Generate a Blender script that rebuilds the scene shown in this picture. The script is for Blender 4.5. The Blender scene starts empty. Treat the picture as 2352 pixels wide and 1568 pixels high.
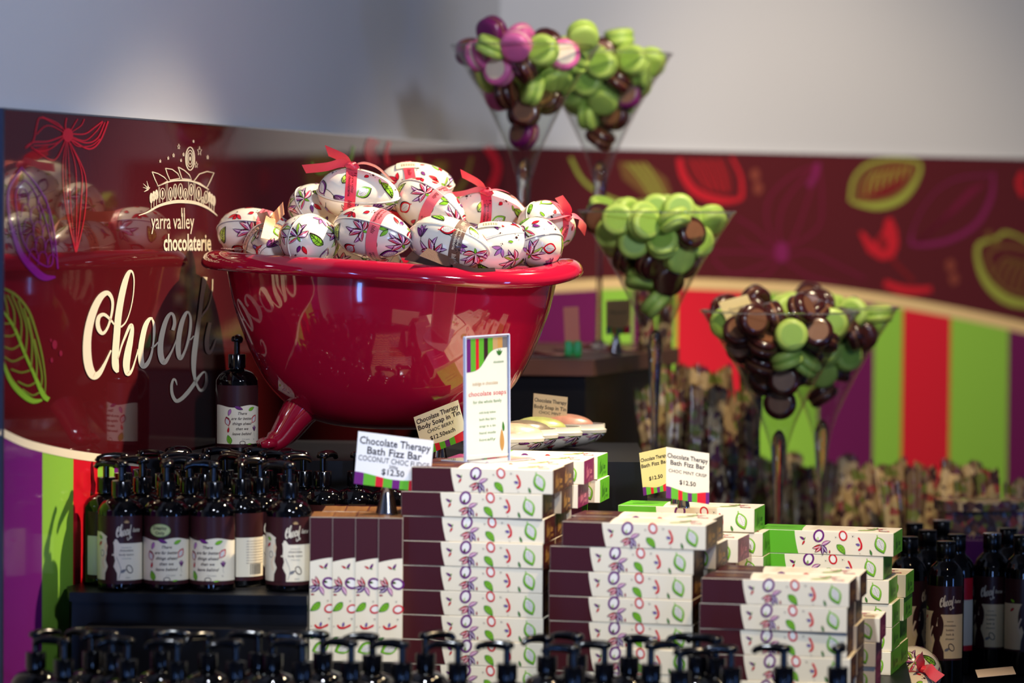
import bpy, math, random
from mathutils import Vector, Matrix, Euler
from mathutils.geometry import tessellate_polygon
pi, sin, cos, R = math.pi, math.sin, math.cos, math.radians
SC = bpy.context.scene
COL = SC.collection
rnd = random.Random(7)

# ---------------------------------------------------------------- camera
F = 7840.0                      # focal length in pixels of the 2352 px wide frame
CAM = Vector((0, 0, 1.5))
HOR = 480.0                     # row of the eye level
PITCH = math.atan((784 - HOR) / F)
ROLL = R(0.46)
cd = bpy.data.cameras.new('camera'); cam = bpy.data.objects.new('camera', cd); COL.objects.link(cam)
cd.sensor_width = 36; cd.lens = F / 2352 * 36
M3 = Matrix.Rotation(pi / 2 - PITCH, 3, 'X') @ Matrix.Rotation(ROLL, 3, 'Z')
cam.matrix_world = Matrix.Translation(CAM) @ M3.to_4x4()
cd.dof.use_dof = True; cd.dof.focus_distance = 4.74; cd.dof.aperture_fstop = 2.7
cd.dof.aperture_blades = 8
cd.clip_start = 0.05; cd.clip_end = 60
SC.camera = cam

# ---------------------------------------------------------------- world, lights, exposure
SC.view_settings.view_transform = 'Standard'; SC.view_settings.look = 'None'
SC.view_settings.exposure = 0.0; SC.view_settings.gamma = 1.0; SC.view_settings.use_curve_mapping = False
W = bpy.data.worlds.new('world'); SC.world = W; W.use_nodes = True
W.node_tree.nodes['Background'].inputs[0].default_value = (0.55, 0.65, 1.0, 1)
W.node_tree.nodes['Background'].inputs[1].default_value = 0.085

def aim(o, loc, tgt):
    o.location = loc
    o.rotation_euler = (Vector(tgt) - Vector(loc)).to_track_quat('-Z', 'Y').to_euler()
def spot(name, loc, tgt, power, deg, col, size=0.05, blend=0.5):
    l = bpy.data.lights.new(name, 'SPOT'); l.energy = power; l.spot_size = R(deg); l.spot_blend = blend
    l.color = col; l.shadow_soft_size = size
    o = bpy.data.objects.new(name, l); COL.objects.link(o); aim(o, loc, tgt); return o
def area(name, loc, tgt, power, sx, sy, col):
    l = bpy.data.lights.new(name, 'AREA'); l.shape = 'RECTANGLE'; l.size = sx; l.size_y = sy; l.energy = power; l.color = col
    o = bpy.data.objects.new(name, l); COL.objects.link(o); aim(o, loc, tgt); return o
WARM = (1.0, 0.80, 0.54); COOL = (0.86, 0.92, 1.0)
spot('spot_key_right', (0.95, 4.98, 2.85), (-0.22, 4.72, 1.22), 470, 35, WARM, 0.035, 1.0)
spot('spot_key_front_right', (0.85, 3.75, 2.9), (0.26, 4.50, 1.0), 150, 32, (1.0, 0.74, 0.44), 0.04, 0.6)
spot('spot_front_cool', (-0.15, 2.95, 2.92), (0.12, 4.28, 0.83), 200, 29.5, COOL, 0.05, 0.45)
spot('spot_on_glasses', (0.9, 4.5, 2.9), (0.40, 5.65, 1.5), 170, 40, WARM, 0.06, 0.7)
spot('spot_on_back_panel', (0.95, 5.4, 2.85), (0.75, 7.2, 1.25), 120, 46, WARM, 0.08, 0.8)
spot('spot_on_back_wall', (1.5, 4.2, 2.6), (0.8, 7.1, 1.80), 190, 56, (1.0, .91, .76), 0.10, 0.9)
spot('spot_on_left_wall', (0.9, 2.0, 2.5), (-0.45, 5.0, 2.15), 230, 62, (.72, .80, 1.0), 0.15, 0.9)
BLUE = (0.16, 0.36, 1.0)
area('window_behind', (0.55, -2.2, 0.50), (0.1, 4.4, 0.9), 24, 0.20, 0.9, (.25, .45, 1.0))
area('blue_strip_left', (-1.15, 1.6, 0.55), (0.0, 4.2, 0.9), 5, 0.10, 0.9, BLUE)  # unseen narrow strip light, added for blue edge streaks on the black pumps
area('blue_strip_right', (3.2, 2.0, 0.7), (0.2, 4.3, 0.95), 12, 0.3, 1.2, BLUE)  # its unseen counterpart at the right, added for the other edge streak

# ---------------------------------------------------------------- pixel -> world helpers
def ray(px, py):
    return M3 @ Vector(((px - 1176) / F, (784 - py) / F, -1))
def P(px, py, D):
    """world point at depth Y = D seen at the pixel"""
    d = ray(px, py); return CAM + d * (D / d.y)
def PZ(px, D, z):
    """world point at depth D and height z under the pixel column px"""
    a = P(px, HOR, D); return Vector((a.x, D, z))
def on_plane(px, py, o, n):
    d = ray(px, py); return CAM + d * ((o - CAM).dot(n) / d.dot(n))

# ---------------------------------------------------------------- materials (all procedural)
def lin(c):
    c = c / 255
    return c / 12.92 if c <= 0.04045 else ((c + 0.055) / 1.055) ** 2.4
MATS = {}
def mat(name, rgb, rough=0.5, metal=0.0, coat=0.0, coat_rough=0.05, noise=0.0, nscale=30, bump=0.0, spec=0.5, sheen=0.0, bscale=None):
    if name in MATS: return MATS[name]
    m = bpy.data.materials.new(name); m.use_nodes = True; nt = m.node_tree; b = nt.nodes['Principled BSDF']
    c = (lin(rgb[0]), lin(rgb[1]), lin(rgb[2]), 1)
    b.inputs['Base Color'].default_value = c
    b.inputs['Roughness'].default_value = rough; b.inputs['Metallic'].default_value = metal
    b.inputs['Coat Weight'].default_value = coat; b.inputs['Coat Roughness'].default_value = coat_rough
    b.inputs['Specular IOR Level'].default_value = spec; b.inputs['Sheen Weight'].default_value = sheen
    if noise or bump:
        tc = nt.nodes.new('ShaderNodeTexCoord'); n = nt.nodes.new('ShaderNodeTexNoise')
        n.inputs['Scale'].default_value = nscale; n.inputs['Detail'].default_value = 4
        nt.links.new(tc.outputs['Object'], n.inputs['Vector'])
        if noise:
            mr = nt.nodes.new('ShaderNodeMapRange'); mr.inputs[3].default_value = 1 - noise; mr.inputs[4].default_value = 1 + noise * 0.4
            nt.links.new(n.outputs['Fac'], mr.inputs[0])
            vm = nt.nodes.new('ShaderNodeVectorMath'); vm.operation = 'SCALE'; vm.inputs[0].default_value = c[:3]
            nt.links.new(mr.outputs[0], vm.inputs['Scale']); nt.links.new(vm.outputs[0], b.inputs['Base Color'])
        if bump:
            bp = nt.nodes.new('ShaderNodeBump'); bp.inputs['Strength'].default_value = bump; bp.inputs['Distance'].default_value = 0.002
            if bscale:
                n2 = nt.nodes.new('ShaderNodeTexNoise'); n2.inputs['Scale'].default_value = bscale
                nt.links.new(tc.outputs['Object'], n2.inputs['Vector']); n = n2
            nt.links.new(n.outputs['Fac'], bp.inputs['Height']); nt.links.new(bp.outputs['Normal'], b.inputs['Normal'])
    MATS[name] = m; return m
def thin_glass(name, tint=(1, 1, 1), ior=1.45, extra=0.0):
    """a sheet of clear material: clear through, mirror-like at grazing angles"""
    if name in MATS: return MATS[name]
    m = bpy.data.materials.new(name); m.use_nodes = True; nt = m.node_tree; nt.nodes.clear()
    out = nt.nodes.new('ShaderNodeOutputMaterial'); mx = nt.nodes.new('ShaderNodeMixShader')
    tr = nt.nodes.new('ShaderNodeBsdfTransparent'); tr.inputs[0].default_value = (*tint, 1)
    gl = nt.nodes.new('ShaderNodeBsdfGlossy'); gl.inputs['Roughness'].default_value = 0.02
    ge = nt.nodes.new('ShaderNodeNewGeometry'); dt = nt.nodes.new('ShaderNodeVectorMath'); dt.operation = 'DOT_PRODUCT'
    nt.links.new(ge.outputs['Normal'], dt.inputs[0]); nt.links.new(ge.outputs['Incoming'], dt.inputs[1])
    last = dt.outputs['Value']; f0 = ((ior - 1) / (ior + 1)) ** 2
    for op, v in (('ABSOLUTE', None), ('SUBTRACT', 1.0), ('POWER', 5.0), ('MULTIPLY', 1 - f0), ('ADD', f0 + extra)):
        n = nt.nodes.new('ShaderNodeMath'); n.operation = op; n.use_clamp = op == 'ADD'
        if op == 'SUBTRACT': n.inputs[0].default_value = v; nt.links.new(last, n.inputs[1])
        else:
            nt.links.new(last, n.inputs[0])
            if v is not None: n.inputs[1].default_value = v
        last = n.outputs[0]
    nt.links.new(last, mx.inputs[0])
    nt.links.new(tr.outputs[0], mx.inputs[1]); nt.links.new(gl.outputs[0], mx.inputs[2]); nt.links.new(mx.outputs[0], out.inputs[0])
    MATS[name] = m; return m
def solid_glass(name):
    if name in MATS: return MATS[name]
    m = bpy.data.materials.new(name); m.use_nodes = True; b = m.node_tree.nodes['Principled BSDF']
    b.inputs['Transmission Weight'].default_value = 1; b.inputs['Roughness'].default_value = 0.0; b.inputs['IOR'].default_value = 1.47
    MATS[name] = m; return m

def ink(name, rgb, gl='print'):
    r = {'print': 0.42, 'panel': 0.12, 'tin': 0.22, 'label': 0.35}[gl]
    return mat(gl + '_' + name, rgb, r, coat=0.25 if gl in ('tin', 'panel') else 0.0, spec=0.3 if gl in ('print', 'label') else 0.5)
PAL = dict(cream=(240, 228, 200), white=(246, 242, 234), green=(128, 190, 44), dgreen=(70, 130, 50), lime=(186, 214, 84),
           red=(212, 26, 44), crimson=(176, 20, 50), purple=(110, 32, 118), violet=(120, 90, 170), pink=(226, 130, 160), mauve=(190, 120, 180),
           brown=(72, 24, 26), choc=(58, 26, 28), dark=(34, 16, 22), tan=(196, 160, 110), gold=(200, 150, 80), grey=(120, 118, 120))
def pal(n, gl='print'): return ink(n, PAL[n], gl)

# ---------------------------------------------------------------- mesh building
class MB:
    def __init__(s): s.v = []; s.f = []; s.m = []; s.mats = []; s.sm = []
    def mi(s, m):
        if m not in s.mats: s.mats.append(m)
        return s.mats.index(m)
    def add(s, vs, fs, m, smooth=True):
        o = len(s.v); s.v += [Vector(x) for x in vs]; k = s.mi(m)
        for f in fs: s.f.append([o + i for i in f]); s.m.append(k); s.sm.append(smooth)
    def grid(s, fn, nu, nv, m, closeu=False, flip=False, smooth=True):
        vs = [fn(i / nu, j / nv) for j in range(nv + 1) for i in range(nu + (0 if closeu else 1))]
        w = nu if closeu else nu + 1; fs = []
        for j in range(nv):
            for i in range(nu):
                a, b = j * w + i, j * w + (i + 1) % w
                q = [a, b, b + w, a + w]; fs.append(q[::-1] if flip else q)
        s.add(vs, fs, m, smooth)
    def lathe(s, prof, m, n=28, cx=0, cy=0, smooth=True, cap=True):
        """prof: list of (r, z) from bottom to top, around the z axis"""
        vs = []; fs = []; k = len(prof)
        for r, z in prof:
            for i in range(n): vs.append((cx + r * cos(2 * pi * i / n), cy + r * sin(2 * pi * i / n), z))
        for j in range(k - 1):
            for i in range(n):
                fs.append([j * n + i, j * n + (i + 1) % n, (j + 1) * n + (i + 1) % n, (j + 1) * n + i])
        if cap:
            fs.append(list(range(n))[::-1]); fs.append([(k - 1) * n + i for i in range(n)])
        s.add(vs, fs, m, smooth)
    def box(s, lo, hi, m, c=0.0):
        (x0, y0, z0), (x1, y1, z1) = lo, hi
        if c <= 0:
            vs = [(x, y, z) for z in (z0, z1) for y in (y0, y1) for x in (x0, x1)]
            fs = [[0, 2, 3, 1], [4, 5, 7, 6], [0, 1, 5, 4], [2, 6, 7, 3], [0, 4, 6, 2], [1, 3, 7, 5]]
            s.add(vs, fs, m, False); return
        vs = []; idx = {}
        for sx in (0, 1):
            for sy in (0, 1):
                for sz in (0, 1):
                    p = Vector((x1 if sx else x0, y1 if sy else y0, z1 if sz else z0))
                    d = Vector((-c if sx else c, -c if sy else c, -c if sz else c))
                    for ax in range(3):
                        q = p + d; q[ax] = p[ax]; idx[sx, sy, sz, ax] = len(vs); vs.append(q)
        I = lambda a, b, cc, ax: idx[a, b, cc, ax]
        fs = []
        for sx in (0, 1):
            q = [I(sx, 0, 0, 0), I(sx, 1, 0, 0), I(sx, 1, 1, 0), I(sx, 0, 1, 0)]; fs.append(q if sx else q[::-1])
            q = [I(0, sx, 0, 1), I(1, sx, 0, 1), I(1, sx, 1, 1), I(0, sx, 1, 1)]; fs.append(q[::-1] if sx else q)
            q = [I(0, 0, sx, 2), I(1, 0, sx, 2), I(1, 1, sx, 2), I(0, 1, sx, 2)]; fs.append(q if sx else q[::-1])
        for a in (0, 1):
            for b in (0, 1):
                fs.append([I(0, a, b, 1), I(1, a, b, 1), I(1, a, b, 2), I(0, a, b, 2)])
                fs.append([I(a, 0, b, 0), I(a, 1, b, 0), I(a, 1, b, 2), I(a, 0, b, 2)])
                fs.append([I(a, b, 0, 0), I(a, b, 1, 0), I(a, b, 1, 1), I(a, b, 0, 1)])
                for cc in (0, 1): fs.append([I(a, b, cc, 0), I(a, b, cc, 1), I(a, b, cc, 2)])
        s.add(vs, fs, m, False)
    def tube(s, pts, rad, m, n=10, cap=True):
        pts = [Vector(p) for p in pts]; rs = rad if isinstance(rad, (list, tuple)) else [rad] * len(pts)
        vs = []; up = None
        for i, p in enumerate(pts):
            t = (pts[min(i + 1, len(pts) - 1)] - pts[max(i - 1, 0)]).normalized()
            if up is None: up = t.orthogonal().normalized()
            a = (up - t * up.dot(t)).normalized(); b = t.cross(a); up = a
            for k in range(n): vs.append(p + (a * cos(2 * pi * k / n) + b * sin(2 * pi * k / n)) * rs[i])
        fs = [[j * n + i, j * n + (i + 1) % n, (j + 1) * n + (i + 1) % n, (j + 1) * n + i] for j in range(len(pts) - 1) for i in range(n)]
        if cap: fs.append(list(range(n))[::-1]); fs.append([(len(pts) - 1) * n + i for i in range(n)])
        s.add(vs, fs, m, True)
    def poly_prism(s, pts, z0, z1, m):
        n = len(pts); vs = [(x, y, z0) for x, y in pts] + [(x, y, z1) for x, y in pts]
        fs = [list(range(n))[::-1], [n + i for i in range(n)]] + [[i, (i + 1) % n, n + (i + 1) % n, n + i] for i in range(n)]
        s.add(vs, fs, m, False)
    def build(s, name, parent=None):
        me = bpy.data.meshes.new(name); me.from_pydata([tuple(v) for v in s.v], [], s.f)
        for m in s.mats: me.materials.append(m)
        me.polygons.foreach_set('material_index', s.m); me.polygons.foreach_set('use_smooth', s.sm); me.update()
        o = bpy.data.objects.new(name, me); COL.objects.link(o)
        if parent: o.parent = parent
        return o
def tag(o, label, cat, group=None, kind=None):
    if label: o['label'] = label
    if cat: o['category'] = cat
    if group: o['group'] = group
    if kind: o['kind'] = kind
    return o
def empty(name, loc=(0, 0, 0), rot=(0, 0, 0)):
    o = bpy.data.objects.new(name, None); o.empty_display_size = 0.02; COL.objects.link(o); o.location = loc; o.rotation_euler = rot; return o
USED = set()
def inst(proto, loc, rot, label=None, cat=None, group=None):
    """the first use moves the thing itself, later uses copy it with its parts"""
    if proto.name not in USED:
        USED.add(proto.name); r = proto
    else:
        r = proto.copy(); COL.objects.link(r)
        for ch in list(proto.children):
            c = ch.copy(); COL.objects.link(c); c.parent = r
            for g in ch.children:
                d = g.copy(); COL.objects.link(d); d.parent = c
    r.location = loc; r.rotation_euler = rot
    tag(r, label, cat, group); return r
def auto_sharp(o, ang=40):
    me = o.data
    import bmesh
    bm = bmesh.new(); bm.from_mesh(me)
    for e in bm.edges:
        if len(e.link_faces) == 2 and e.calc_face_angle(0) > R(ang): e.smooth = False
    bm.to_mesh(me); bm.free(); return o

# ---------------------------------------------------------------- printed artwork
def smooth_pts(pts, per=6):
    """Catmull-Rom through points of any dimension"""
    if len(pts) < 3: return [tuple(p) for p in pts]
    P_ = [pts[0]] + list(pts) + [pts[-1]]; out = []
    for i in range(1, len(P_) - 2):
        p0, p1, p2, p3 = P_[i - 1:i + 3]
        for k in range(per):
            t = k / per
            out.append(tuple(0.5 * (2 * b + (c - a) * t + (2 * a - 5 * b + 4 * c - d) * t * t + (3 * b - a - 3 * c + d) * t ** 3) for a, b, c, d in zip(p0, p1, p2, p3)))
    out.append(tuple(P_[-2])); return out
_TXT = {}
def text_mesh(s, bold=0.0):
    k = (s, bold)
    if k in _TXT: return _TXT[k]
    cu = bpy.data.curves.new('txt', 'FONT'); cu.body = s; cu.resolution_u = 2; cu.offset = bold; cu.size = 1
    o = bpy.data.objects.new('txt', cu); COL.objects.link(o)
    me = o.to_mesh()
    vs = [(v.co.x, v.co.y) for v in me.vertices]; fs = [list(p.vertices) for p in me.polygons]
    o.to_mesh_clear(); bpy.data.objects.remove(o); bpy.data.curves.remove(cu)
    if vs:
        x0 = min(v[0] for v in vs); x1 = max(v[0] for v in vs)
        vs = [(x - x0, y) for x, y in vs]; w = x1 - x0
    else: w = 1
    _TXT[k] = (vs, fs, w); return _TXT[k]

class Art:
    """flat printed shapes in (u, v) with a layer number; map_to lays them on a surface"""
    def __init__(s, gl='print'):
        s.v = []; s.f = []; s.mt = []; s.gl = gl; s.T = [(0, 0, 0, 1, 1)]
    def push(s, x, y, ang=0, sc=1): s.T.append((x, y, ang, sc)); return s
    def pop(s): s.T.pop()
    def tp(s, u, v):
        for t in reversed(s.T[1:]):
            x, y, a, sc = t; u, v = x + sc * (u * cos(a) - v * sin(a)), y + sc * (u * sin(a) + v * cos(a))
        return u, v
    def col(s, c): return pal(c, s.gl) if isinstance(c, str) else c
    def raw(s, pts, faces, c, L):
        o = len(s.v); s.v += [(*s.tp(*p), L) for p in pts]; m = s.col(c)
        for f in faces: s.f.append([o + i for i in f]); s.mt.append(m)
    def strip(s, A, B, c, L, m=1):
        n = len(A); pts = []
        for a, b in zip(A, B):
            for k in range(m + 1): pts.append((a[0] + (b[0] - a[0]) * k / m, a[1] + (b[1] - a[1]) * k / m))
        w = m + 1
        s.raw(pts, [[i * w + k, i * w + k + 1, (i + 1) * w + k + 1, (i + 1) * w + k] for i in range(n - 1) for k in range(m)], c, L)
    def stroke(s, pts, w, c, L=2, per=5, taper=False):
        """pts (x, y) or (x, y, width)"""
        if len(pts[0]) == 2: pts = [(x, y, w) for x, y in pts]
        q = smooth_pts(pts, per) if per > 1 else pts
        A = []; B = []; n = len(q)
        for i, (x, y, ww) in enumerate(q):
            a = q[max(i - 1, 0)]; b = q[min(i + 1, n - 1)]; dx, dy = b[0] - a[0], b[1] - a[1]; l = math.hypot(dx, dy) or 1
            if taper: ww *= sin(pi * (0.06 + 0.88 * i / (n - 1))) ** 0.7
            A.append((x - dy / l * ww / 2, y + dx / l * ww / 2)); B.append((x + dy / l * ww / 2, y - dx / l * ww / 2))
        s.strip(A, B, c, L)
    def leafpts(s, ln, wd, bend=0.0, n=9, k=0.8):
        A = []; B = []
        for i in range(n + 1):
            t = i / n; h = wd / 2 * sin(pi * t ** k) ** 0.85 if 0 < t < 1 else 0
            y = bend * ln * sin(pi * t) * 0.5
            A.append((ln * t, y + h)); B.append((ln * t, y - h))
        return A, B
    def leaf(s, x, y, ang, ln, wd, c, L=1, out='dark', bend=0.0, veins=0, stripes=None, ow=0.0, k=0.8):
        s.push(x, y, ang); A, B = s.leafpts(ln, wd, bend, k=k)
        s.strip(A, B, c, L, 3)
        ow = ow or wd * 0.06
        if out:
            s.stroke(A, ow, out, L + 1, 1); s.stroke(B, ow * 2.2, out, L + 1, 1)
        if veins:
            s.stroke([((a[0] + b[0]) / 2, (a[1] + b[1]) / 2) for a, b in zip(A, B)], ow, out or 'dark', L + 1, 1)
            for i in range(1, veins + 1):
                t = i / (veins + 1); j = int(t * 9); mx, my = (A[j][0] + B[j][0]) / 2, (A[j][1] + B[j][1]) / 2
                for e in (A, B):
                    k2 = min(j + 1, 9); s.stroke([(mx, my), ((mx + e[k2][0]) / 2 + 0.02 * ln, (my + e[k2][1]) / 2), e[k2]], ow * 0.7, out or 'dark', L + 1, 1)
        if stripes:
            for q, (f, cc) in enumerate(stripes):
                pts = [((a[0] * (1 + f) + b[0] * (1 - f)) / 2, (a[1] * (1 + f) + b[1] * (1 - f)) / 2, wd * 0.16 * sin(pi * min(max(i / 9, 0.04), 0.96))) for i, (a, b) in enumerate(zip(A, B))]
                s.stroke(pts, 0, cc, L + 1, 1)
        s.pop()
    def disc(s, x, y, rx, ry, c, L=1, ang=0, n=16, rings=2):
        s.push(x, y, ang); pts = [(0, 0)]; fs = []
        for r in range(1, rings + 1):
            for i in range(n): pts.append((rx * r / rings * cos(2 * pi * i / n), ry * r / rings * sin(2 * pi * i / n)))
        for i in range(n):
            fs.append([0, 1 + i, 1 + (i + 1) % n])
            for r in range(rings - 1): fs.append([1 + r * n + i, 1 + (r + 1) * n + i, 1 + (r + 1) * n + (i + 1) % n, 1 + r * n + (i + 1) % n])
        s.raw(pts, fs, c, L); s.pop()
    def ring(s, x, y, rx, ry, w, c, L=2, ang=0, n=20, w2=None):
        s.push(x, y, ang); w2 = w if w2 is None else w2
        s.stroke([(rx * cos(2 * pi * i / n), ry * sin(2 * pi * i / n), w + (w2 - w) * (0.5 - 0.5 * sin(2 * pi * i / n))) for i in range(n + 1)], 0, c, L, 1); s.pop()
    def poly(s, pts, c, L=1):
        tr = tessellate_polygon([[Vector((p[0], p[1], 0)) for p in pts]])
        s.raw(pts, [list(t) for t in tr], c, L)
    def text(s, st, x, y, size, c, L=3, align='c', sx=1.0, bold=0.0, shear=0.0, width=None):
        vs, fs, w = text_mesh(st, bold)
        if width: sx = width / (w * size)
        ox = {'c': -w * size * sx / 2, 'l': 0, 'r': -w * size * sx}[align]
        s.raw([(x + ox + (p[0] + shear * p[1]) * size * sx, y + p[1] * size) for p in vs], fs, c, L)
    # motifs, unit about 1 mm
    def fan(s, x, y, sc, ang, cs, L=1):
        for i, (a, ln) in enumerate(((-1.5, .75), (-1.0, 1.0), (-.45, .9), (.05, 1.1), (.55, .9), (1.1, 1.0), (1.7, .7))):
            c1, c2 = cs[i % len(cs)]
            s.leaf(x, y, ang + a, sc * ln, sc * (.26 if i % 2 else .34), c1, L, 'dark', .22 if i % 2 else -.2, 0, [(.45, c2), (-.2, 'white')], k=.9)
        s.leaf(x, y, ang + pi, sc * .35, sc * .14, 'green', L)
    def flower(s, x, y, sc, ang, cs, L=1, n=5, out='dark'):
        for i in range(n):
            c1, c2 = cs[i % len(cs)]
            s.leaf(x, y, ang + 2 * pi * i / n, sc * (1 if i % 2 else 0.85), sc * 0.40, c1, L, out, 0.18, 0, [(0.35, c2), (-0.35, c2), (0, 'white')])
    def pod(s, x, y, ln, wd, ang, c, L=1, out='dark', inner='white'):
        s.push(x, y, ang)
        s.leaf(-ln / 2, -ln * 0.03, 0, ln * 1.06, wd * 1.12, out, L, None, 0, k=0.95); s.leaf(-ln / 2, 0, 0, ln, wd, c, L + 1, None, 0, k=0.95)
        s.leaf(-ln * 0.40, 0, 0, ln * 0.76, wd * 0.70, inner, L + 2, None, 0, k=0.95)
        for i in range(6):
            u = -ln * 0.27 + i * ln * 0.095; h = wd * 0.27 * (1 - (u / (ln * 0.5)) ** 2)
            s.stroke([(u, -h), (u + ln * 0.05, -h * 0.5), (u, 0), (u + ln * 0.05, h * 0.5), (u, h)], ln * 0.014, 'grey', L + 3, 2)
        for f in (-0.5, 0, 0.5):
            s.stroke([(-ln * 0.32, f * wd * 0.36), (0, f * wd * 0.52), (ln * 0.3, f * wd * 0.3)], ln * 0.012, 'grey', L + 3, 3)
        s.stroke([(-ln * 0.5, 0), (-ln * 0.6, ln * 0.03)], ln * 0.06, c, L + 1, 1)
        s.pop()
    def dots(s, x, y, sc, c='choc', L=1):
        s.disc(x, y, sc * 0.42, sc * 0.55, c, L, 0.3, 10, 1)
        for dx, dy, r in ((0.9, 0.7, 0.16), (1.2, -0.5, 0.2), (-0.8, 0.9, 0.13), (-0.3, -1.1, 0.15)): s.disc(x + dx * sc, y + dy * sc, sc * r, sc * r * 1.2, c, L, 0, 8, 1)
    def tulip(s, x, y, sc, ang, c='purple', c2='mauve', L=1):
        s.push(x, y, ang)
        for a, ln in ((0.55, 0.9), (-0.55, 0.9), (0.2, 1.05), (-0.2, 1.05)): s.leaf(0, 0, a, sc * ln, sc * 0.34, c if abs(a) > 0.3 else c2, L, 'dark', 0.2 if a < 0 else -0.2)
        s.stroke([(0, 0), (-sc * 0.5, sc * 0.05), (-sc, -sc * 0.1)], sc * 0.04, 'dark', L, 3); s.pop()
    def fuchsia(s, x, y, sc, ang, L=1, c='red'):
        s.push(x, y, ang)
        s.leaf(0, 0, 0.5, sc, sc * 0.3, c, L, 'dark', -0.5); s.leaf(0, 0, -0.5, sc, sc * 0.3, c, L, 'dark', 0.5)
        s.leaf(0, 0, 0, sc * 0.55, sc * 0.3, 'violet', L + 1, 'dark')
        for a in (-0.25, 0, 0.25): s.stroke([(sc * 0.5, 0), (sc * cos(a) * 0.95, sc * sin(a) * 0.95)], sc * 0.03, 'crimson', L + 1, 1)
        s.stroke([(0, 0), (-sc * 0.5, 0.1 * sc)], sc * 0.04, 'dark', L, 1); s.pop()
    def map_to(s, mb, fn, smooth=True):
        """fn(u, v, layer) -> point; faces keep the colour of each shape"""
        o = len(mb.v); mb.v += [Vector(fn(*p)) for p in s.v]
        for f, m in zip(s.f, s.mt): mb.f.append([o + i for i in f]); mb.m.append(mb.mi(m)); mb.sm.append(smooth)

ORD = ['first', 'second', 'third', 'fourth', 'fifth', 'sixth', 'seventh', 'eighth', 'ninth', 'tenth', 'eleventh', 'twelfth', 'thirteenth', 'fourteenth', 'fifteenth', 'sixteenth', 'seventeenth', 'eighteenth', 'nineteenth', 'twentieth']
# calligraphic word traced as strokes (x, y, width) in a frame 1200 wide, y down
SCRIPT = [
 [(1035,575,12),(985,515,22),(935,478,30),(892,500,34),(880,560,38),(893,618,38),(925,648,30),(962,610,22),(992,530,20),(1012,430,22),(1012,350,26),(985,295,36),(950,287,46),(900,330,58),(848,430,66),(808,560,70),(786,700,72),(786,850,76),(806,965,76),(845,1030,70),(895,1005,46),(945,920,26),(1000,800,14)],
 [(1088,592,16),(1130,550,12),(1168,460,9),(1195,340,9),(1207,220,10),(1205,140,12),(1188,92,18),(1160,100,34),(1125,190,52),(1090,340,58),(1065,500,60),(1050,680,60),(1038,850,62),(1042,950,60),(1060,1000,24)],
 [(1062,880,12),(1095,760,16),(1130,670,22),(1165,590,26),(1186,572,26),(1190,620,34),(1172,720,52),(1150,830,62),(1138,930,62),(1150,1010,44),(1185,985,22),(1215,900,14),(1246,790,12)],
 [(1375,515,18),(1345,520,30),(1310,580,44),(1283,690,48),(1268,800,50),(1272,900,50),(1292,945,44),(1330,915,34),(1362,840,22),(1380,740,16),(1388,640,24),(1385,560,22),(1368,515,14)],
 [(1362,780,14),(1395,760,16),(1425,725,10)],
 [(1556,620,30),(1572,560,30),(1565,495,26),(1540,468,24),(1505,510,36),(1473,600,44),(1450,710,48),(1444,810,52),(1460,890,50),(1485,908,40),(1525,850,24),(1560,780,14),(1590,700,9)],
 [(1700,455,16),(1672,470,28),(1638,550,40),(1614,660,44),(1604,770,46),(1612,855,40),(1632,870,30),(1668,800,20),(1700,690,24),(1716,580,24),(1715,500,20),(1696,452,14)],
 [(1695,705,10),(1720,700,12),(1745,670,10)],
 [(1846,140,46),(1832,230,38),(1815,340,34),(1800,470,34),(1782,600,38),(1762,730,46),(1748,850,48),(1744,960,40),(1752,1040,28),(1772,1110,20),(1803,1160,24),(1838,1145,28),(1860,1080,26),(1855,1010,18),(1832,998,16),(1795,1035,24),(1750,1100,32),(1690,1180,36),(1630,1240,34),(1585,1255,32),(1552,1200,28),(1545,1120,24),(1560,1065,20),(1580,1070,18),(1594,1115,6)],
 [(1915,160,8),(1912,260,8),(1895,350,10),(1868,420,14),(1835,465,16),(1815,500,10)],
 [(1890,550,28),(1872,640,36),(1862,730,40),(1868,800,36),(1887,825,26),(1915,780,18),(1945,700,8)],
]
# ================================================================ THE SETTING
TABLE = 0.815; LEDGE = 0.88
LD = Vector((0.257, 1, 0)).normalized(); LO = Vector((-0.636, 4.24, 0)); LN = Vector((LD.y, -LD.x, 0))      # left panel line, normal towards the room
_c = P(1150, HOR, 6.64); BO = Vector((_c.x, 6.64, 0)); _e = P(2352, HOR, 7.55); BD = (Vector((_e.x, 7.55, 0)) - BO).normalized(); BN = Vector((BD.y, -BD.x, 0))
TOPZ = 1.5 + 0.1135 * 1.06 * 0.985
wall_paint = mat('wall_paint', (196, 196, 200), 0.75, noise=0.05, nscale=2.0, bump=0.06, bscale=220)
def slab(name, o, d, n, s0, s1, z0, z1, off, th, m):
    """upright slab along direction d, its room side at distance off from the line"""
    mb = MB(); a = o + d * s0 + n * off; b = o + d * s1 + n * off; q = n * -th
    vs = [Vector((*p.xy, z)) for z in (z0, z1) for p in (a, b, b + q, a + q)]
    mb.add(vs, [[0, 1, 5, 4], [1, 2, 6, 5], [2, 3, 7, 6], [3, 0, 4, 7], [4, 5, 6, 7], [3, 2, 1, 0]], m, False)
    return mb
slen = (BO - LO).length
for nm, mb in (('wall_left', slab('', LO, LD, LN, -3.2, slen + 0.03, 0, 3.0, -0.012, 0.1, wall_paint)),
               ('wall_back', slab('', BO, BD, BN, -0.03, 3.0, 0, 3.0, -0.012, 0.1, wall_paint))):
    tag(mb.build(nm), 'plain pale grey painted wall above the printed panel', None, None, 'structure')
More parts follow.
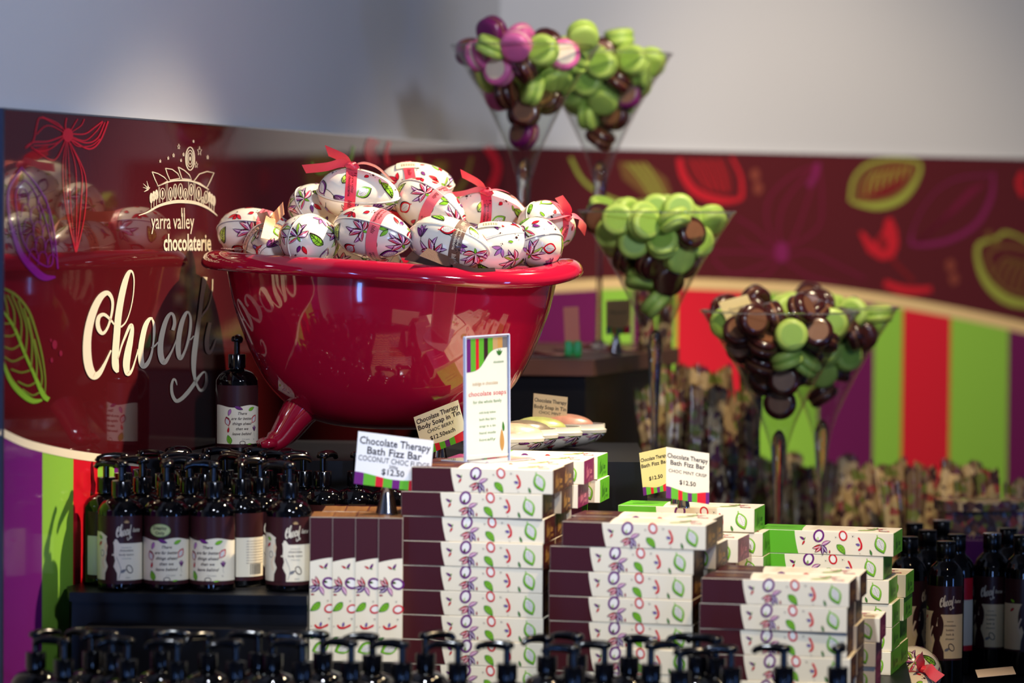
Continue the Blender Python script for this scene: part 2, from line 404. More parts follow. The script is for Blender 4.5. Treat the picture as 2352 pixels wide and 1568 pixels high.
mb = MB(); mb.box((-3, -2.5, -0.05), (3.6, 9, 0), mat('floor_boards', (96, 74, 58), 0.5, noise=0.3, nscale=3)); tag(mb.build('floor'), 'dark shop floor', None, None, 'structure')
mb = MB(); mb.box((-3, -2.5, 3.0), (3.6, 9, 3.08), mat('ceiling_paint', (150, 140, 135), 0.8)); tag(mb.build('ceiling'), 'grey ceiling', None, None, 'structure')

PAL['sgreen'] = (142, 194, 70); PAL['plumb'] = (108, 28, 84); PAL['sred'] = (214, 34, 52)
# ---- printed splashback on the left wall
GP = 'panel'
maroon = mat('panel_maroon', (84, 20, 25), 0.055, coat=0.7, coat_rough=0.03, noise=0.12, nscale=1.2, bump=0.012, bscale=60)
edge_m = mat('panel_edge', (200, 205, 215), 0.15, metal=0.9)
def zc(ox, oy, s, pts): return [(ox + p[0] / s, -(oy + p[1] / s), *[w / s for w in p[2:]]) for p in pts]
def wall_map(o, n, off=0.0):
    oo = o + n * off
    return lambda u, v, L: on_plane(u, -v, oo + n * (0.0003 + 0.00025 * L), n)
def s_of(px, o, d, n):
    p = on_plane(px, 1000, o, n); return (p - o).dot(d)
def stripes(art, bounds, cols, wave, o, d, n):
    """upright colour bands that start at the wave line; built in the panel's own plane"""
    out = []
    ws = smooth_pts(wave, 8)
    W3 = [on_plane(x, y, o + n * 0.0004, n) for x, y in ws]; S = [((p - o).dot(d), p.z) for p in W3]
    def zat(s):
        for (a, za), (b, zb) in zip(S, S[1:]):
            if a <= s <= b: return za + (zb - za) * (s - a) / (b - a or 1)
        return S[0][1] if s < S[0][0] else S[-1][1]
    for (x0, x1), c in zip(zip(bounds, bounds[1:]), cols):
        a, b = s_of(x0, o, d, n), s_of(x1, o, d, n)
        out.append((a, b, [zat(a + (b - a) * k / 8) for k in range(9)], c))
    return out
def add_stripes(mb, st, o, d, n, gl):
    for a, b, zs, c in st:
        vs = []; k = len(zs) - 1
        for i, z in enumerate(zs):
            p = o + d * (a + (b - a) * i / k) + n * 0.0004; vs += [Vector((p.x, p.y, 0.6)), Vector((p.x, p.y, z))]
        mb.add(vs, [[2 * i, 2 * i + 2, 2 * i + 3, 2 * i + 1] for i in range(k)], pal(c, gl), False)
sL = s_of(6, LO, LD, LN)
mbp = slab('', LO, LD, LN, sL, slen - 0.002, 0.6, TOPZ, 0.0, 0.010, maroon)
# top trim of the panel
WAVE_L = [(0, 990), (60, 1018), (150, 1040), (240, 1053), (330, 1062), (460, 1062), (700, 1056), (930, 1030), (1060, 900), (1150, 690)]
add_stripes(mbp, stripes(None, [6, 97, 168, 224, 262, 300, 345, 400, 470, 560, 640, 760, 900, 1000, 1090, 1150],
            ['purple', 'sgreen', 'red', 'sgreen', 'purple', 'red', 'sgreen', 'purple', 'sgreen', 'red', 'sgreen', 'purple', 'red', 'sgreen', 'purple'], WAVE_L, LO, LD, LN), LO, LD, LN, GP)
A = Art(GP)
A.stroke([(x, -y, w) for (x, y), w in zip(WAVE_L, [16, 18, 19, 19, 19, 19, 20, 20, 20, 20])], 0, 'cream', 2, 8)
Z2 = lambda pts: zc(0, 600, 3.92, pts)
for st in SCRIPT: A.stroke(Z2(st), 0, 'cream', 4, 6)
Z1 = lambda pts: zc(0, 240, 3.92, pts)
RED2 = ink('redline', (214, 30, 52), GP); PUR2 = ink('purpleline', (120, 26, 130), GP); GR2 = ink('greenline', (120, 170, 52), GP); GR3 = ink('leafline', (104, 130, 46), GP)
for pts, w in [([(600,240),(450,150),(360,120),(330,200),(300,330),(230,392)],9),([(590,260),(470,195),(400,200),(330,270)],8),([(585,275),(440,330),(300,340),(235,385)],12),
               ([(585,290),(460,395),(350,420),(280,380)],9),([(590,320),(520,470),(450,495),(280,385)],9),([(590,270),(500,350),(300,370)],8),
               ([(620,260),(760,265),(860,200),(925,150)],12),([(630,280),(760,325),(860,250),(925,160)],9),([(640,300),(780,345),(880,300),(945,160)],12),([(650,320),(800,400),(900,330),(975,150)],14),
               ([(640,320),(700,375),(820,370),(900,310)],9),([(600,250),(590,190),(600,120)],10),([(590,250),(520,170),(380,110)],8),([(630,250),(670,180),(700,130)],8),([(640,250),(730,190),(760,130)],8),
               ([(600,320),(566,560),(590,900),(680,1330)],6),([(605,330),(590,600),(620,1000),(682,1330)],5),([(610,330),(625,600),(640,950),(684,1330)],5),([(620,330),(680,560),(690,850),(686,1330)],6),
               ([(628,340),(735,600),(730,900),(688,1330)],8),([(635,350),(768,640),(765,980),(690,1330)],8)]:
    A.stroke(Z1(pts), w / 3.92, RED2, 2, 6)
A.disc(*Z1([(612, 275)])[0][:2], 12, 16, RED2, 3)
for pts in [[(190,565,12),(330,720,14),(430,900,14),(490,1150,12),(525,1480,8)], [(200,560,14),(150,640,18),(80,770,22),(78,950,26),(120,1150,34),(190,1340,50),(300,1480,66),(400,1555,60),(500,1552,18)],
            [(225,680,9),(145,790,9),(160,1000,9),(220,1250,10),(350,1420,12),(460,1450,10),(472,1300,9),(400,1000,9),(300,760,9),(225,680,9)]]:
    A.stroke(Z1(pts), 0, PUR2, 2, 6)
for i in range(5):
    for j in range(3):
        x, y = 170 + j * 85 + i * 22, 760 + i * 135 + j * 25
        A.stroke(Z1([(x, y + 120), (x + 15, y + 20), (x + 50, y), (x + 80, y + 40), (x + 88, y + 130)]), 1.6, PUR2, 2, 4)
for pts, c in [([(25,240,20),(150,310,22),(260,450,22),(330,650,18),(380,850,16),(408,1050,12),(405,1190,10)], GR3), ([(25,895,18),(90,1060,40),(180,1175,52),(290,1255,46),(380,1248,20)], GR2),
            ([(25,440,16),(130,600,22),(220,820,24),(300,1000,26),(390,1200,44),(440,1245,44)], GR2)]:
    A.stroke(Z2(pts), 0, c, 2, 6)
for pts in [[(75,500),(60,400),(35,290)],[(130,600),(125,440),(65,300)],[(185,720),(190,520),(105,300)],[(230,830),(240,600),(165,350)],[(282,960),(285,700),(215,420)],[(330,1040),(325,850),(255,500)],[(370,1130),(375,1000),(310,700)],
            [(90,560),(30,560)],[(140,650),(100,672),(30,670)],[(180,750),(110,790),(30,765)],[(225,850),(120,900),(40,860)],[(270,980),(190,1000),(100,970)],[(320,1090),(250,1120),(160,1080)],[(355,1180),(290,1205),(200,1150)]]:
    A.stroke(Z2(pts), 3.6, GR3, 2, 5)
for x, y, r in [(492, 750, 22), (548, 828, 14), (466, 890, 12), (458, 710, 8)]: A.disc(*Z2([(x, y)])[0][:2], r / 3.92, r * 1.9 / 3.92, ink('mark', (130, 34, 60), GP), 2)
# logo
C = 'cream'
for rx, ry, w in ((40, 104, 9), (29, 76, 7), (18, 50, 6)): A.ring(*Z1([(1712, 487)])[0][:2], rx / 3.92, ry / 3.92, w / 3.92, C, 3)
A.disc(*Z1([(1712, 487)])[0][:2], 1.8, 5, C, 3)
for x, y, r in [(1743,332,14),(1610,380,26),(1563,458,20),(1515,483,16),(1443,510,16),(1653,450,18),(1630,503,15),(1797,420,44),(1870,475,20),(1768,543,32)]:
    pts = [(x + 0.45 * r * (1 if k % 2 == 0 else 0.45) * sin(k * pi / 5), y - r * (1 if k % 2 == 0 else 0.45) * cos(k * pi / 5)) for k in range(10)]
    A.stroke(Z1(pts + [pts[0], pts[1]]), 1.1 if r > 22 else 1.5, C, 3, 1)
for pts in [[(1370,605),(1425,622),(1480,655),(1510,688),(1425,735),(1395,670),(1370,605),(1380,610)], [(1490,573),(1550,583),(1600,620),(1622,664),(1530,680),(1507,625),(1490,573),(1500,578)],
            [(1605,562),(1660,592),(1705,632),(1725,675),(1640,668),(1622,615),(1605,562),(1615,568)], [(1745,690),(1795,625),(1865,602),(1927,615),(1895,685),(1862,750),(1800,708),(1745,690),(1760,672)]]:
    A.stroke(Z1(pts), 2.1, C, 3, 1)
A.stroke(Z1([(1420,735,10),(1530,693,13),(1640,682,14),(1750,697,13),(1880,765,8)]), 0, C, 3, 6)
A.stroke(Z1([(1250,998,8),(1330,968,14),(1430,912,22),(1540,880,28),(1640,872,30),(1760,885,28),(1860,925,22),(1920,968,14),(1957,1002,6)]), 0, C, 3, 6)
for x, y in [(1362,842),(1386,825),(1410,812),(1885,832),(1906,850),(1926,868)]:
    A.disc(*Z1([(x, y)])[0][:2], 15 / 3.92, 48 / 3.92, C, 3); A.stroke(Z1([(x, y), (x, y + 110)]), 1.2, C, 3, 1)
for x, y, rx, ry in [(1465,802,22,50),(1535,805,16,60),(1577,782,16,66),(1625,778,20,66),(1670,806,18,50),(1722,768,18,52),(1790,802,22,60),(1825,868,12,36),(1855,835,18,55)]:
    A.ring(*Z1([(x, y)])[0][:2], rx / 3.92, ry / 3.92, 1.5, C, 3); A.disc(*Z1([(x, y)])[0][:2], rx * 0.35 / 3.92, ry * 0.6 / 3.92, C, 3); A.stroke(Z1([(x, y), (x, 880)]), 1.0, C, 3, 1)
for x, y0 in [(1428,745),(1437,742),(1495,712),(1508,710),(1697,695),(1745,705),(1756,710),(1868,770)]: A.stroke(Z1([(x, y0), (x + 4, 885)]), 0.9, C, 3, 1)
for pts in [[(1322,688,3),(1332,730,8),(1335,760,16),(1298,785,4)], [(1290,712,3),(1332,752,10)], [(1288,745,3),(1335,758,10),(1350,745,4)]]: A.stroke(Z1(pts), 0, C, 3, 3)
def px_text(art, st, Z, x0, x1, base, xh, c, bold=0.0, L=3):
    """text fitted between two columns; xh is the height of a small x in the zoomed drawing"""
    (u0, v0), (u1, v1) = [p[:2] for p in Z([(x0, base), (x1, base)])]; hgt = (Z([(0, 0)])[0][1] - Z([(0, xh)])[0][1])
    size = hgt / 0.53
    art.text(st, u0, v0, size, c, L, 'l', width=(u1 - u0), bold=bold)
px_text(A, 'yarra', Z1, 1362, 1537, 1118, 108, C); px_text(A, 'valley', Z1, 1560, 1748, 1118, 108, C)
for x in (1637, 1659): A.stroke(Z1([(x, 930), (x, 1010)]), 1.9, C, 3, 1)
px_text(A, 'chocolaterie', Z1, 1474, 1902, 1312, 112, C, 0.022)
# part of the print behind the eggs
for pts, w, c in [([(860,318),(850,345),(862,380)],26,RED2), ([(895,325),(888,350),(890,378)],9,RED2), ([(1118,335),(1142,380),(1128,430),(1090,470)],22,RED2),
                  ([(812,335),(806,365),(790,395)],7,GR2), ([(716,372),(730,398),(752,392)],7,GR2), ([(1060,470),(1000,440),(960,360)],6,GR3)]:
    A.stroke([(x, -y) for x, y in pts], w, c, 2, 5)
A.map_to(mbp, wall_map(LO, LN), False)
pl = mbp.build('printed_panel'); tag(pl, 'glossy maroon printed panel on left wall with cream logo and script word', 'wall panel')
mb = MB(); d0 = LO + LD * sL
mb2 = slab('', LO, LD, LN, sL, slen, TOPZ, TOPZ + 0.0022, 0.001, 0.012, edge_m); mb2.build('edge_trim', pl)
mb3 = slab('', LO, LD, LN, sL - 0.006, sL, 0.6, TOPZ + 0.002, 0.002, 0.014, mat('end_trim', (60, 70, 100), 0.3, metal=0.6)); mb3.build('end_trim', pl)

# ---- printed panel on the back wall
mbp = slab('', BO, BD, BN, 0.006, 2.6, 0.6, TOPZ, 0.0, 0.010, mat('panel_maroon_back', (88, 28, 32), 0.30, coat=0.12, coat_rough=0.25, noise=0.12, nscale=1.2))
WAVE_B = [(1150, 690), (1230, 664), (1330, 655), (1440, 650), (1567, 651), (1700, 656), (1840, 664), (1960, 678), (2082, 697), (2200, 719), (2352, 752), (2500, 790), (2800, 880)]
WX = [(x, y) for x, y in WAVE_B]
add_stripes(mbp, stripes(None, [1150, 1372, 1450, 1500, 1552, 1738, 1877, 2005, 2070, 2180, 2313, 2420, 2540, 2680], ['plumb', 'sgreen', 'plumb', 'sgreen', 'sred', 'sgreen', 'plumb', 'sgreen', 'sred', 'sgreen', 'plumb', 'sgreen', 'sred'], WX, BO, BD, BN), BO, BD, BN, 'print')
B = Art('print')
B.stroke([(x, -y, 25) for x, y in WAVE_B], 0, ink('wave', (228, 196, 140), 'print'), 2, 6)
Z3 = lambda pts: zc(1550, 340, 2.932, pts)
RD = ink('redpod', (190, 34, 46)); RDD = ink('reddeep', (118, 30, 34)); GP_ = ink('greenpod', (150, 158, 66)); OL = ink('olive', (112, 78, 44)); PP = ink('plumline', (124, 34, 84)); PD = ink('plumdim', (112, 28, 58))
B.stroke(Z3([(30,70,40),(60,190,50),(150,300,56),(300,350,50),(430,345,30),(452,300,30),(440,180,24),(380,60,20)]), 0, RD, 2, 6)
B.poly(Z3([(70,70),(110,190),(190,270),(320,310),(390,300),(380,180),(330,70)]), RDD, 1)
for k in range(4): B.stroke(Z3([(110 + k * 60, 80), (160 + k * 55, 170), (230 + k * 40, 290)]), 3, RD, 3, 4)
for pts in [[(700,700),(620,500),(640,330),(780,190),(960,110)], [(720,700),(700,520),(760,330),(960,110)], [(740,700),(820,560),(900,330),(965,110)], [(730,690),(960,540),(990,330),(970,110)],
            [(700,720),(560,560),(420,470)], [(700,720),(500,650),(430,600)], [(690,730),(480,700),(250,700)], [(690,740),(400,850),(250,740)], [(720,740),(620,850),(520,880)], [(740,740),(900,700),(1100,790),(1280,880)], [(730,750),(900,860),(1100,920)]]:
    B.stroke(Z3(pts), 5, PD, 2, 5)
B.disc(*Z3([(720, 700)])[0][:2], 16, 24, PP, 3); B.stroke(Z3([(965,100),(940,190),(900,260)]), 14, PP, 3, 4)
B.poly(Z3([(1200,360),(1215,230),(1300,120),(1450,80),(1620,95),(1640,140),(1580,260),(1490,345),(1350,370)]), OL, 1)
B.stroke(Z3([(1180,360,22),(1200,220,22),(1290,115,22),(1450,75,20),(1610,85,22),(1655,130,24),(1600,260,40),(1500,355,52),(1350,392,50),(1190,365,20)]), 0, GP_, 2, 6)
B.poly(Z3([(1250,340),(1270,240),(1340,160),(1460,120),(1590,110),(1600,160),(1530,260),(1440,320),(1340,340)]), RDD, 3)
for k in range(7): B.stroke(Z3([(1290 + k * 45, 320 - k * 22), (1300 + k * 44, 240 - k * 14), (1350 + k * 38, 165 - k * 8)]), 4, GP_, 4, 4)
B.stroke(Z3([(1590,650,30),(1600,560,10),(1660,420,8),(1770,280,8),(1920,200,10),(2140,180,10)]), 0, PP, 2, 5)
B.stroke(Z3([(2145,160,14),(2130,330,30),(2030,510,34),(1860,615,34),(1700,650,30),(1590,650,20)]), 0, PP, 2, 6)
for k in range(4): B.stroke(Z3([(1640, 630), (1780 + 40 * k, 500 - 30 * k), (2000 + 30 * k, 260 - 10 * k)]), 4, PD, 2, 4)
B.poly(Z3([(1240,570),(1265,560),(1340,640),(1400,560),(1420,480),(1460,465),(1500,560),(1508,650),(1475,740),(1390,755),(1300,700)]), RD, 2)
B.disc(*Z3([(1400, 640)])[0][:2], 9, 18, RDD, 3, 0.3); B.stroke(Z3([(1450,740),(1540,830),(1610,900)]), 10, RDD, 2, 4)
B.stroke(Z3([(1410,905,44),(1500,945,60),(1600,960,56),(1730,950,40)]), 0, RD, 2, 5)
for x, y in [(540, 180), (560, 270), (1855, 790), (1880, 880)]: B.disc(*Z3([(x, y)])[0][:2], 11, 15, ink('fadedmark', (128, 62, 50)), 2)
B.stroke(Z3([(2110,560),(2130,610),(2180,660)]), 14, OL, 2, 4)
B.stroke(Z3([(2400,640,20),(2300,590,20),(2220,570,26),(2160,610,26),(2060,640,32),(2035,710,34),(2070,850,46),(2150,960,60),(2260,1030,62),(2420,1060,50)]), 0, GP_, 2, 6)
B.stroke(Z3([(2400,690),(2240,660),(2130,690),(2110,760),(2150,860),(2230,950),(2380,990)]), 9, OL, 2, 6)
for k in range(5): B.stroke(Z3([(2150 + k * 45, 860 + k * 30), (2180 + k * 45, 790 + k * 20), (2240 + k * 40, 740 + k * 10), (2290 + k * 30, 790)]), 8, OL, 2, 4)
B.stroke([(1310, -362), (1345, -420), (1420, -462), (1500, -462), (1548, -458)], 9, GP_, 2, 5); B.poly([(1420, -372), (1480, -372), (1530, -410), (1548, -458), (1480, -450), (1430, -410)], OL, 1)
for k in range(4): B.stroke([(1440 + 14 * k, -375), (1470 + 12 * k, -410), (1500 + 10 * k, -455)], 4, GP_, 2, 4)
B.stroke(zc(0, 0, 1, [(2352, 395), (2340, 420), (2352, 450)]), 14, RD, 2, 4)
B.map_to(mbp, wall_map(BO, BN), False)
pb = mbp.build('printed_panel'); tag(pb, 'maroon back wall panel printed with cocoa pods above red, green and purple stripes', 'wall panel')
slab('', BO, BD, BN, 0.006, 2.6, TOPZ, TOPZ + 0.002, 0.001, 0.012, edge_m).build('edge_trim', pb)

# ---- display furniture
black = mat('black_laminate', (12, 12, 17), 0.40, noise=0.15, nscale=20, spec=0.3)
def on_left(y, off=0.0):      # x of the left panel at depth y
    return LO.x + 0.257 * (y - LO.y) + off
def on_back(x): return BO.y + (x - BO.x) * BD.y / BD.x
tb = MB(); tb.poly_prism([(on_left(3.9, .004), 3.9), (1.7, 3.9), (1.7, on_back(1.7) - .01), (BO.x + .01, BO.y - .012), ], 0.77, TABLE, black); t = tb.build('display_table')
tag(t, 'large low black display table carrying the whole shop display', 'table')
for nm, x0, x1, y0, y1 in [('leg', -0.5, -0.42, 4.0, 4.08), ('leg', 1.5, 1.58, 4.0, 4.08), ('leg', 1.5, 1.58, 7.4, 7.48), ('leg', 0.1, 0.18, 6.2, 6.28)]:
    mb = MB(); mb.box((x0, y0, 0.0), (x1, y1, 0.77), black); mb.build(nm, t)
def plinth(name, pts, z0, z1, label, cat='display riser', lip=True, m=black):
    mb = MB(); mb.poly_prism(pts, z0, z1, m); o = mb.build(name); tag(o, label, cat)
    return o
# upper shelf for the pump bottles, with stepped lips
sx0 = P(165, 1370, 4.385).x; sx1 = P(716, 1370, 4.385).x
SH = 1.003
mb = MB()
mb.poly_prism([(sx0, 4.385), (sx1 - .004, 4.365), (sx1 - .004, 4.70), (on_left(4.70, .006), 4.70), (on_left(4.45, .006), 4.45)], TABLE, SH - 0.012, black)
o = mb.build('bottle_shelf'); tag(o, 'stepped black shelf holding the pump bottles beside the left panel', 'shelf')
mb = MB(); mb.poly_prism([(sx0 - .002, 4.375), (sx1 - .004, 4.355), (sx1 - .004, 4.70), (on_left(4.70, .006), 4.70), (on_left(4.44, .006), 4.44)], SH - 0.012, SH, black); mb.build('shelf_top', o)
mb = MB(); mb.poly_prism([(sx0 + .022, 4.335), (sx1 - .004, 4.32), (sx1 - .004, 4.362), (sx0 + .022, 4.38)], TABLE, SH - 0.040, black); mb.build('lower_step', o)
# tub platform
plinth('tub_platform', [(on_left(4.715, .01), 4.715), (-0.19, 4.715), (-0.17, 4.745), (0.19, 4.735), (0.19, 5.13), (on_left(5.13, .01), 5.13)], TABLE, 1.15, 'black platform under the red bathtub and the soap tins')
# ledge under the box stacks
plinth('box_ledge', [(sx1 + .004, 4.335), (P(1976, 1500, 4.20).x, 4.19), (P(1990, 1500, 4.42).x, 4.42), (P(2084, 1500, 4.52).x, 4.46), (P(2092, 1500, 4.7).x, 4.78), (P(1700, 1500, 4.7).x, 4.78), (P(1700, 1500, 4.7).x, 4.655), (sx1 + .004, 4.655)], TABLE, LEDGE, 'low black ledge under the stacked soap boxes')
plinth('box_riser', [(PZ(716, 4.40, 1).x, 4.375), (PZ(925, 4.38, 1).x, 4.37), (PZ(925, 4.40, 1).x + .004, 4.56), (PZ(716, 4.40, 1).x, 4.56)], LEDGE, 0.9155, 'small black riser under the upright boxes')
plinth('jar_riser', [(0.195, 4.79), (0.27, 4.79), (0.27, 4.95), (0.195, 4.95)], TABLE, 1.082, 'small black riser under the round tin behind the boxes')
plinth('bag_riser', [(0.15, 5.395), (0.325, 5.395), (.325, 5.56), (.42, 5.56), (.42, 5.82), (.25, 5.82), (.155, 5.53)], TABLE, 0.972, 'black riser holding gift bags and the green macaron glass')
# plinth with wooden top
wood = mat('plinth_wood', (96, 62, 50), 0.35, noise=0.35, nscale=12)
k0 = P(1190, 860, 5.52); k1 = P(1362, 862, 5.50); k2 = P(1560, 820, 5.98)
pp = [(k0.x - .1, 5.53), (k1.x, 5.50), (k2.x, 5.98), (k2.x - .06, 6.2), (k0.x - .1, 6.2)]
o = plinth('display_plinth', [(x + (.012 if i < 1 else -.012), y + .014) for i, (x, y) in enumerate(pp)], TABLE, 1.232, 'tall black plinth with a dark wooden top behind the bathtub', 'plinth')
mb = MB(); mb.poly_prism(pp, 1.232, 1.258, wood); mb.build('wooden_top', o)
PLZ = 1.258
# ================================================================ BATHTUB
tub_red = mat('tub_enamel', (172, 16, 48), 0.07, coat=1.0, coat_rough=0.02, spec=0.6)
TC = Vector((PZ(897, 4.87, 1).x, 4.87, 0)); TYAW = R(-3); TILT = R(0.7)
tub = empty('bathtub', (TC.x, TC.y, 1.1555), (0, TILT, TYAW)); tag(tub, 'glossy red miniature bathtub on feet heaped with patterned egg tins', 'bathtub')
PROF = [(0.0, .030), (.05, .031), (.095, .037), (.130, .051), (.158, .072), (.180, .098), (.200, .135), (.214, .170), (.226, .205), (.2335, .240), (.238, .258)]
def sect(r, z, th, zoff=0.0):
    e = 0.70 + 0.02 * (z / 0.26)
    ex = 2.25
    c, s = cos(th), sin(th); k = (abs(c) ** ex + abs(s) ** ex) ** (-1 / ex)
    a = math.degrees(th) % 360; d = min(abs(a - 312), abs(a - 48)); dip = -.0135 * math.exp(-(d / 34) ** 2) * max(0, z / .26) ** 4
    return Vector((r * c * k, r * e * s * k, z + zoff + dip))
mb = MB(); N = 72; pts = smooth_pts(PROF, 4)
mb.grid(lambda u, v: sect(*pts[min(int(round(v * (len(pts) - 1))), len(pts) - 1)], u * 2 * pi), N, len(pts) - 1, tub_red, closeu=True)
inner = [(r - .009 if r > .02 else r, z + .006) for r, z in pts]
mb.grid(lambda u, v: sect(*inner[min(int(round(v * (len(pts) - 1))), len(pts) - 1)], u * 2 * pi), N, len(pts) - 1, tub_red, closeu=True, flip=True)
mb.build('basin', tub)
mb = MB()   # rolled rim: flat inside, drooping outer roll
RC = [(-.010, -.002), (-.012, .008), (-.004, .0155), (.008, .0180), (.020, .0165), (.029, .010), (.034, .000), (.0335, -.009), (.028, -.0145), (.020, -.014), (.014, -.008), (.006, -.004)]
def rimpt(u, v):
    th = u * 2 * pi; a, b = RC[int(round(v * len(RC))) % len(RC)]
    p = sect(.238, .2600, th); q = sect(.238 + a, .2600, th); e = 1.0
    lift = 0.006 * cos(th) ** 2
    return Vector((q.x, q.y, q.z + b * .80 + lift))
RCs = smooth_pts(RC + [RC[0]], 2)[:-1]; RC = RCs
mb.grid(rimpt, 96, len(RC), tub_red, closeu=True); mb.build('rolled_rim', tub)
def foot(th, mir):
    mb = MB(); c, s = cos(th), sin(th)
    base = sect(.150, 0, th); o = Vector((c, s * .9, 0)).normalized()
    path = [base * 0.80 + Vector((0, 0, .072)), base * 0.93 + Vector((0, 0, .050)), base * 1.02 + Vector((0, 0, .030)), base * 1.06 + o * .006 + Vector((0, 0, .015)), base * 1.10 + o * .016 + Vector((0, 0, .007))]
    q = smooth_pts([tuple(p) for p in path], 4); n = len(q)
    mb.tube(q, [.030 - .017 * (i / (n - 1)) ** 0.7 if i < n - 2 else .010 for i in range(n)], tub_red, 16)
    for k in (-1, 0, 1):      # toes of the claw foot
        side = Vector((-o.y, o.x, 0)); p = base * 1.10 + o * .018 + side * k * .010
        mb.tube([p + Vector((0, 0, .010)) - o * .012, p + Vector((0, 0, .009)), p + o * .010 + Vector((0, 0, .006))], [.007, .0075, .0055], tub_red, 10)
    mb.build('claw_foot', tub)
for th in (R(205), R(335), R(25), R(155)): foot(th, 1)
# embossed oval on the near side and faint lettering on the rim
A = Art('panel'); white_l = ink('rim_letters', (236, 190, 190), 'panel')
A.text('chocolaterie', 0, 0, 10, white_l, 1, 'c', bold=0.0); A.text('yarra valley', 0, 9, 10, white_l, 1, 'c')
def rim_txt(u, v, L):
    th = R(214) + u / 1000 / .2; r = .238 + .008 + (10 - v) / 1000 * 1.1
    q = sect(r, .26, th); return Vector((q.x, q.y, .2600 + .0195 + .006 * cos(th) ** 2 - max(0, (r - .252)) * 0.25))
mb = MB(); A.map_to(mb, rim_txt); mb.build('rim_lettering', tub)
# ================================================================ EGG TINS
EA, EB = .058, .0355
def egg_r(x):   # radius of the egg at position x along its length
    t = max(-1, min(1, x / EA)); return EB * math.sqrt(max(0, 1 - t * t)) * (1 - 0.13 * t) 
def egg_hit(d):
    """surface point in direction d from the centre"""
    lo, hi = 0.0, 0.08
    for _ in range(22):
        m = (lo + hi) / 2; p = d * m
        if abs(p.x) < EA and math.hypot(p.y, p.z) < egg_r(p.x): lo = m
        else: hi = m
    return d * lo
tin_cream = mat('tin_cream', (238, 230, 212), 0.20, metal=0.0, coat=0.5, coat_rough=0.08)
tin_grey = mat('tin_seam', (150, 150, 165), 0.3, metal=0.5)
def egg_motifs(seed, n=26):
    r = random.Random(seed); out = []
    kinds = ['flower', 'leaf', 'pod', 'drop', 'dots', 'leaf', 'pod', 'tulip', 'flower', 'fuchsia', 'drop', 'dots', 'twig']
    # spread points on a sphere then assign kinds by free room
    N_ = n; ga = pi * (3 - math.sqrt(5)); ph = r.random() * 6
    for i in range(N_):
        z = 1 - 2 * (i + .5) / N_; q = math.sqrt(1 - z * z); a = ga * i + ph
        d = Vector((z * 1.5, q * cos(a), q * sin(a))).normalized(); out.append((d, kinds[(i * 5 + seed) % len(kinds)], r.uniform(0, 2 * pi)))
    return out
def draw_motif(A, kind, r):
    c = r.random()
    if kind == 'flower':
        cs = r.choice([[('pink', 'red'), ('purple', 'mauve'), ('lime', 'green')], [('red', 'pink'), ('mauve', 'purple')], [('lime', 'dgreen'), ('pink', 'crimson'), ('violet', 'purple')]])
        A.fan(-4, 0, 15.5, 0, cs, 1)
    elif kind == 'leaf': A.leaf(-8, 0, 0, 17, 7.5, 'green' if c < .7 else 'lime', 1, 'dark', .1, 5)
    elif kind == 'pod': A.pod(0, 0, 15, 9.5, 0, ['green', 'red', 'purple'][int(c * 3)], 1)
    elif kind == 'drop':
        A.leaf(-5, 2, .5, 9, 3.6, ['red', 'green', 'crimson'][int(c * 3)], 1); A.leaf(-5, 0, -.3, 7, 3, ['purple', 'red', 'green'][int(c * 3)], 1); A.dots(5, -4, 1.8)
    elif kind == 'dots': A.dots(0, 0, 2.6); A.leaf(4, 3, .9, 6, 3.6, 'purple' if c < .5 else 'red', 1); A.leaf(-6, 2, 2.0, 6, 2.2, 'red' if c < .5 else 'green', 1)
    elif kind == 'tulip': A.tulip(-4, 0, 11, 0)
    elif kind == 'fuchsia': A.fuchsia(-3, 0, 11, 0)
    elif kind == 'twig':
        for a in (0.4, -0.5, 1.4): A.leaf(-4, 0, a, 9, 3.4, ['green', 'red', 'mauve'][int(c * 3)], 1)
        A.dots(-6, -4, 1.5)
def egg_half(up, seed):
    mb = MB(); s0, s1 = (0.0, pi) if up else (pi, 2 * pi); off = .0006 if up else 0
    def fn(u, v):
        t = pi * (1 - u); x = EA * cos(t); rr = egg_r(x) + (off if 0 < u < 1 else 0); a = s0 + (s1 - s0) * v
        return Vector((x, rr * cos(a), rr * sin(a)))
    mb.grid(fn, 40, 20, tin_cream, flip=True)
    if up:      # seam bead around the lid
        q = []
        for i in range(64):
            a = 2 * pi * i / 64; x = EA * cos(a); q.append(Vector((x, egg_r(x) * (1 if sin(a) >= 0 else -1), 0)))
        mb.tube([p * 1.012 for p in q + [q[0]]], .0011, tin_cream, 6, False)
        mb.tube([p * 1.008 - Vector((0, 0, .0014)) for p in q + [q[0]]], .0006, tin_grey, 5, False)
    r = random.Random(seed)
    for d, kind, ang in egg_motifs(seed):
        if (d.z > 0.02) != up: continue
        A = Art('tin'); A.push(0, 0, ang, 1.55); draw_motif(A, kind, r); A.pop()
        c = egg_hit(d); T_ = d.cross(Vector((1, 0.02, 0.01))).normalized(); B_ = d.cross(T_).normalized()
        def mp(u, v, L, c=c, T_=T_, B_=B_):
            q = c + (T_ * u + B_ * v) / 1000
            if up and q.z < .0012: q.z = .0012
            if not up and q.z > -.0012: q.z = -.0012
            dd = q.normalized(); h = egg_hit(dd); return h + dd * (off + .0003 + .00022 * L)
        A.map_to(mb, mp)
    return mb
def band(mb, x0, w, m, off=.0014):
    mb.grid(lambda u, v: (lambda x: Vector((x, (egg_r(x) + off) * cos(2 * pi * u), (egg_r(x) + off) * sin(2 * pi * u))))(x0 + w * (v - .5)), 48, 3, m, closeu=True, flip=True)
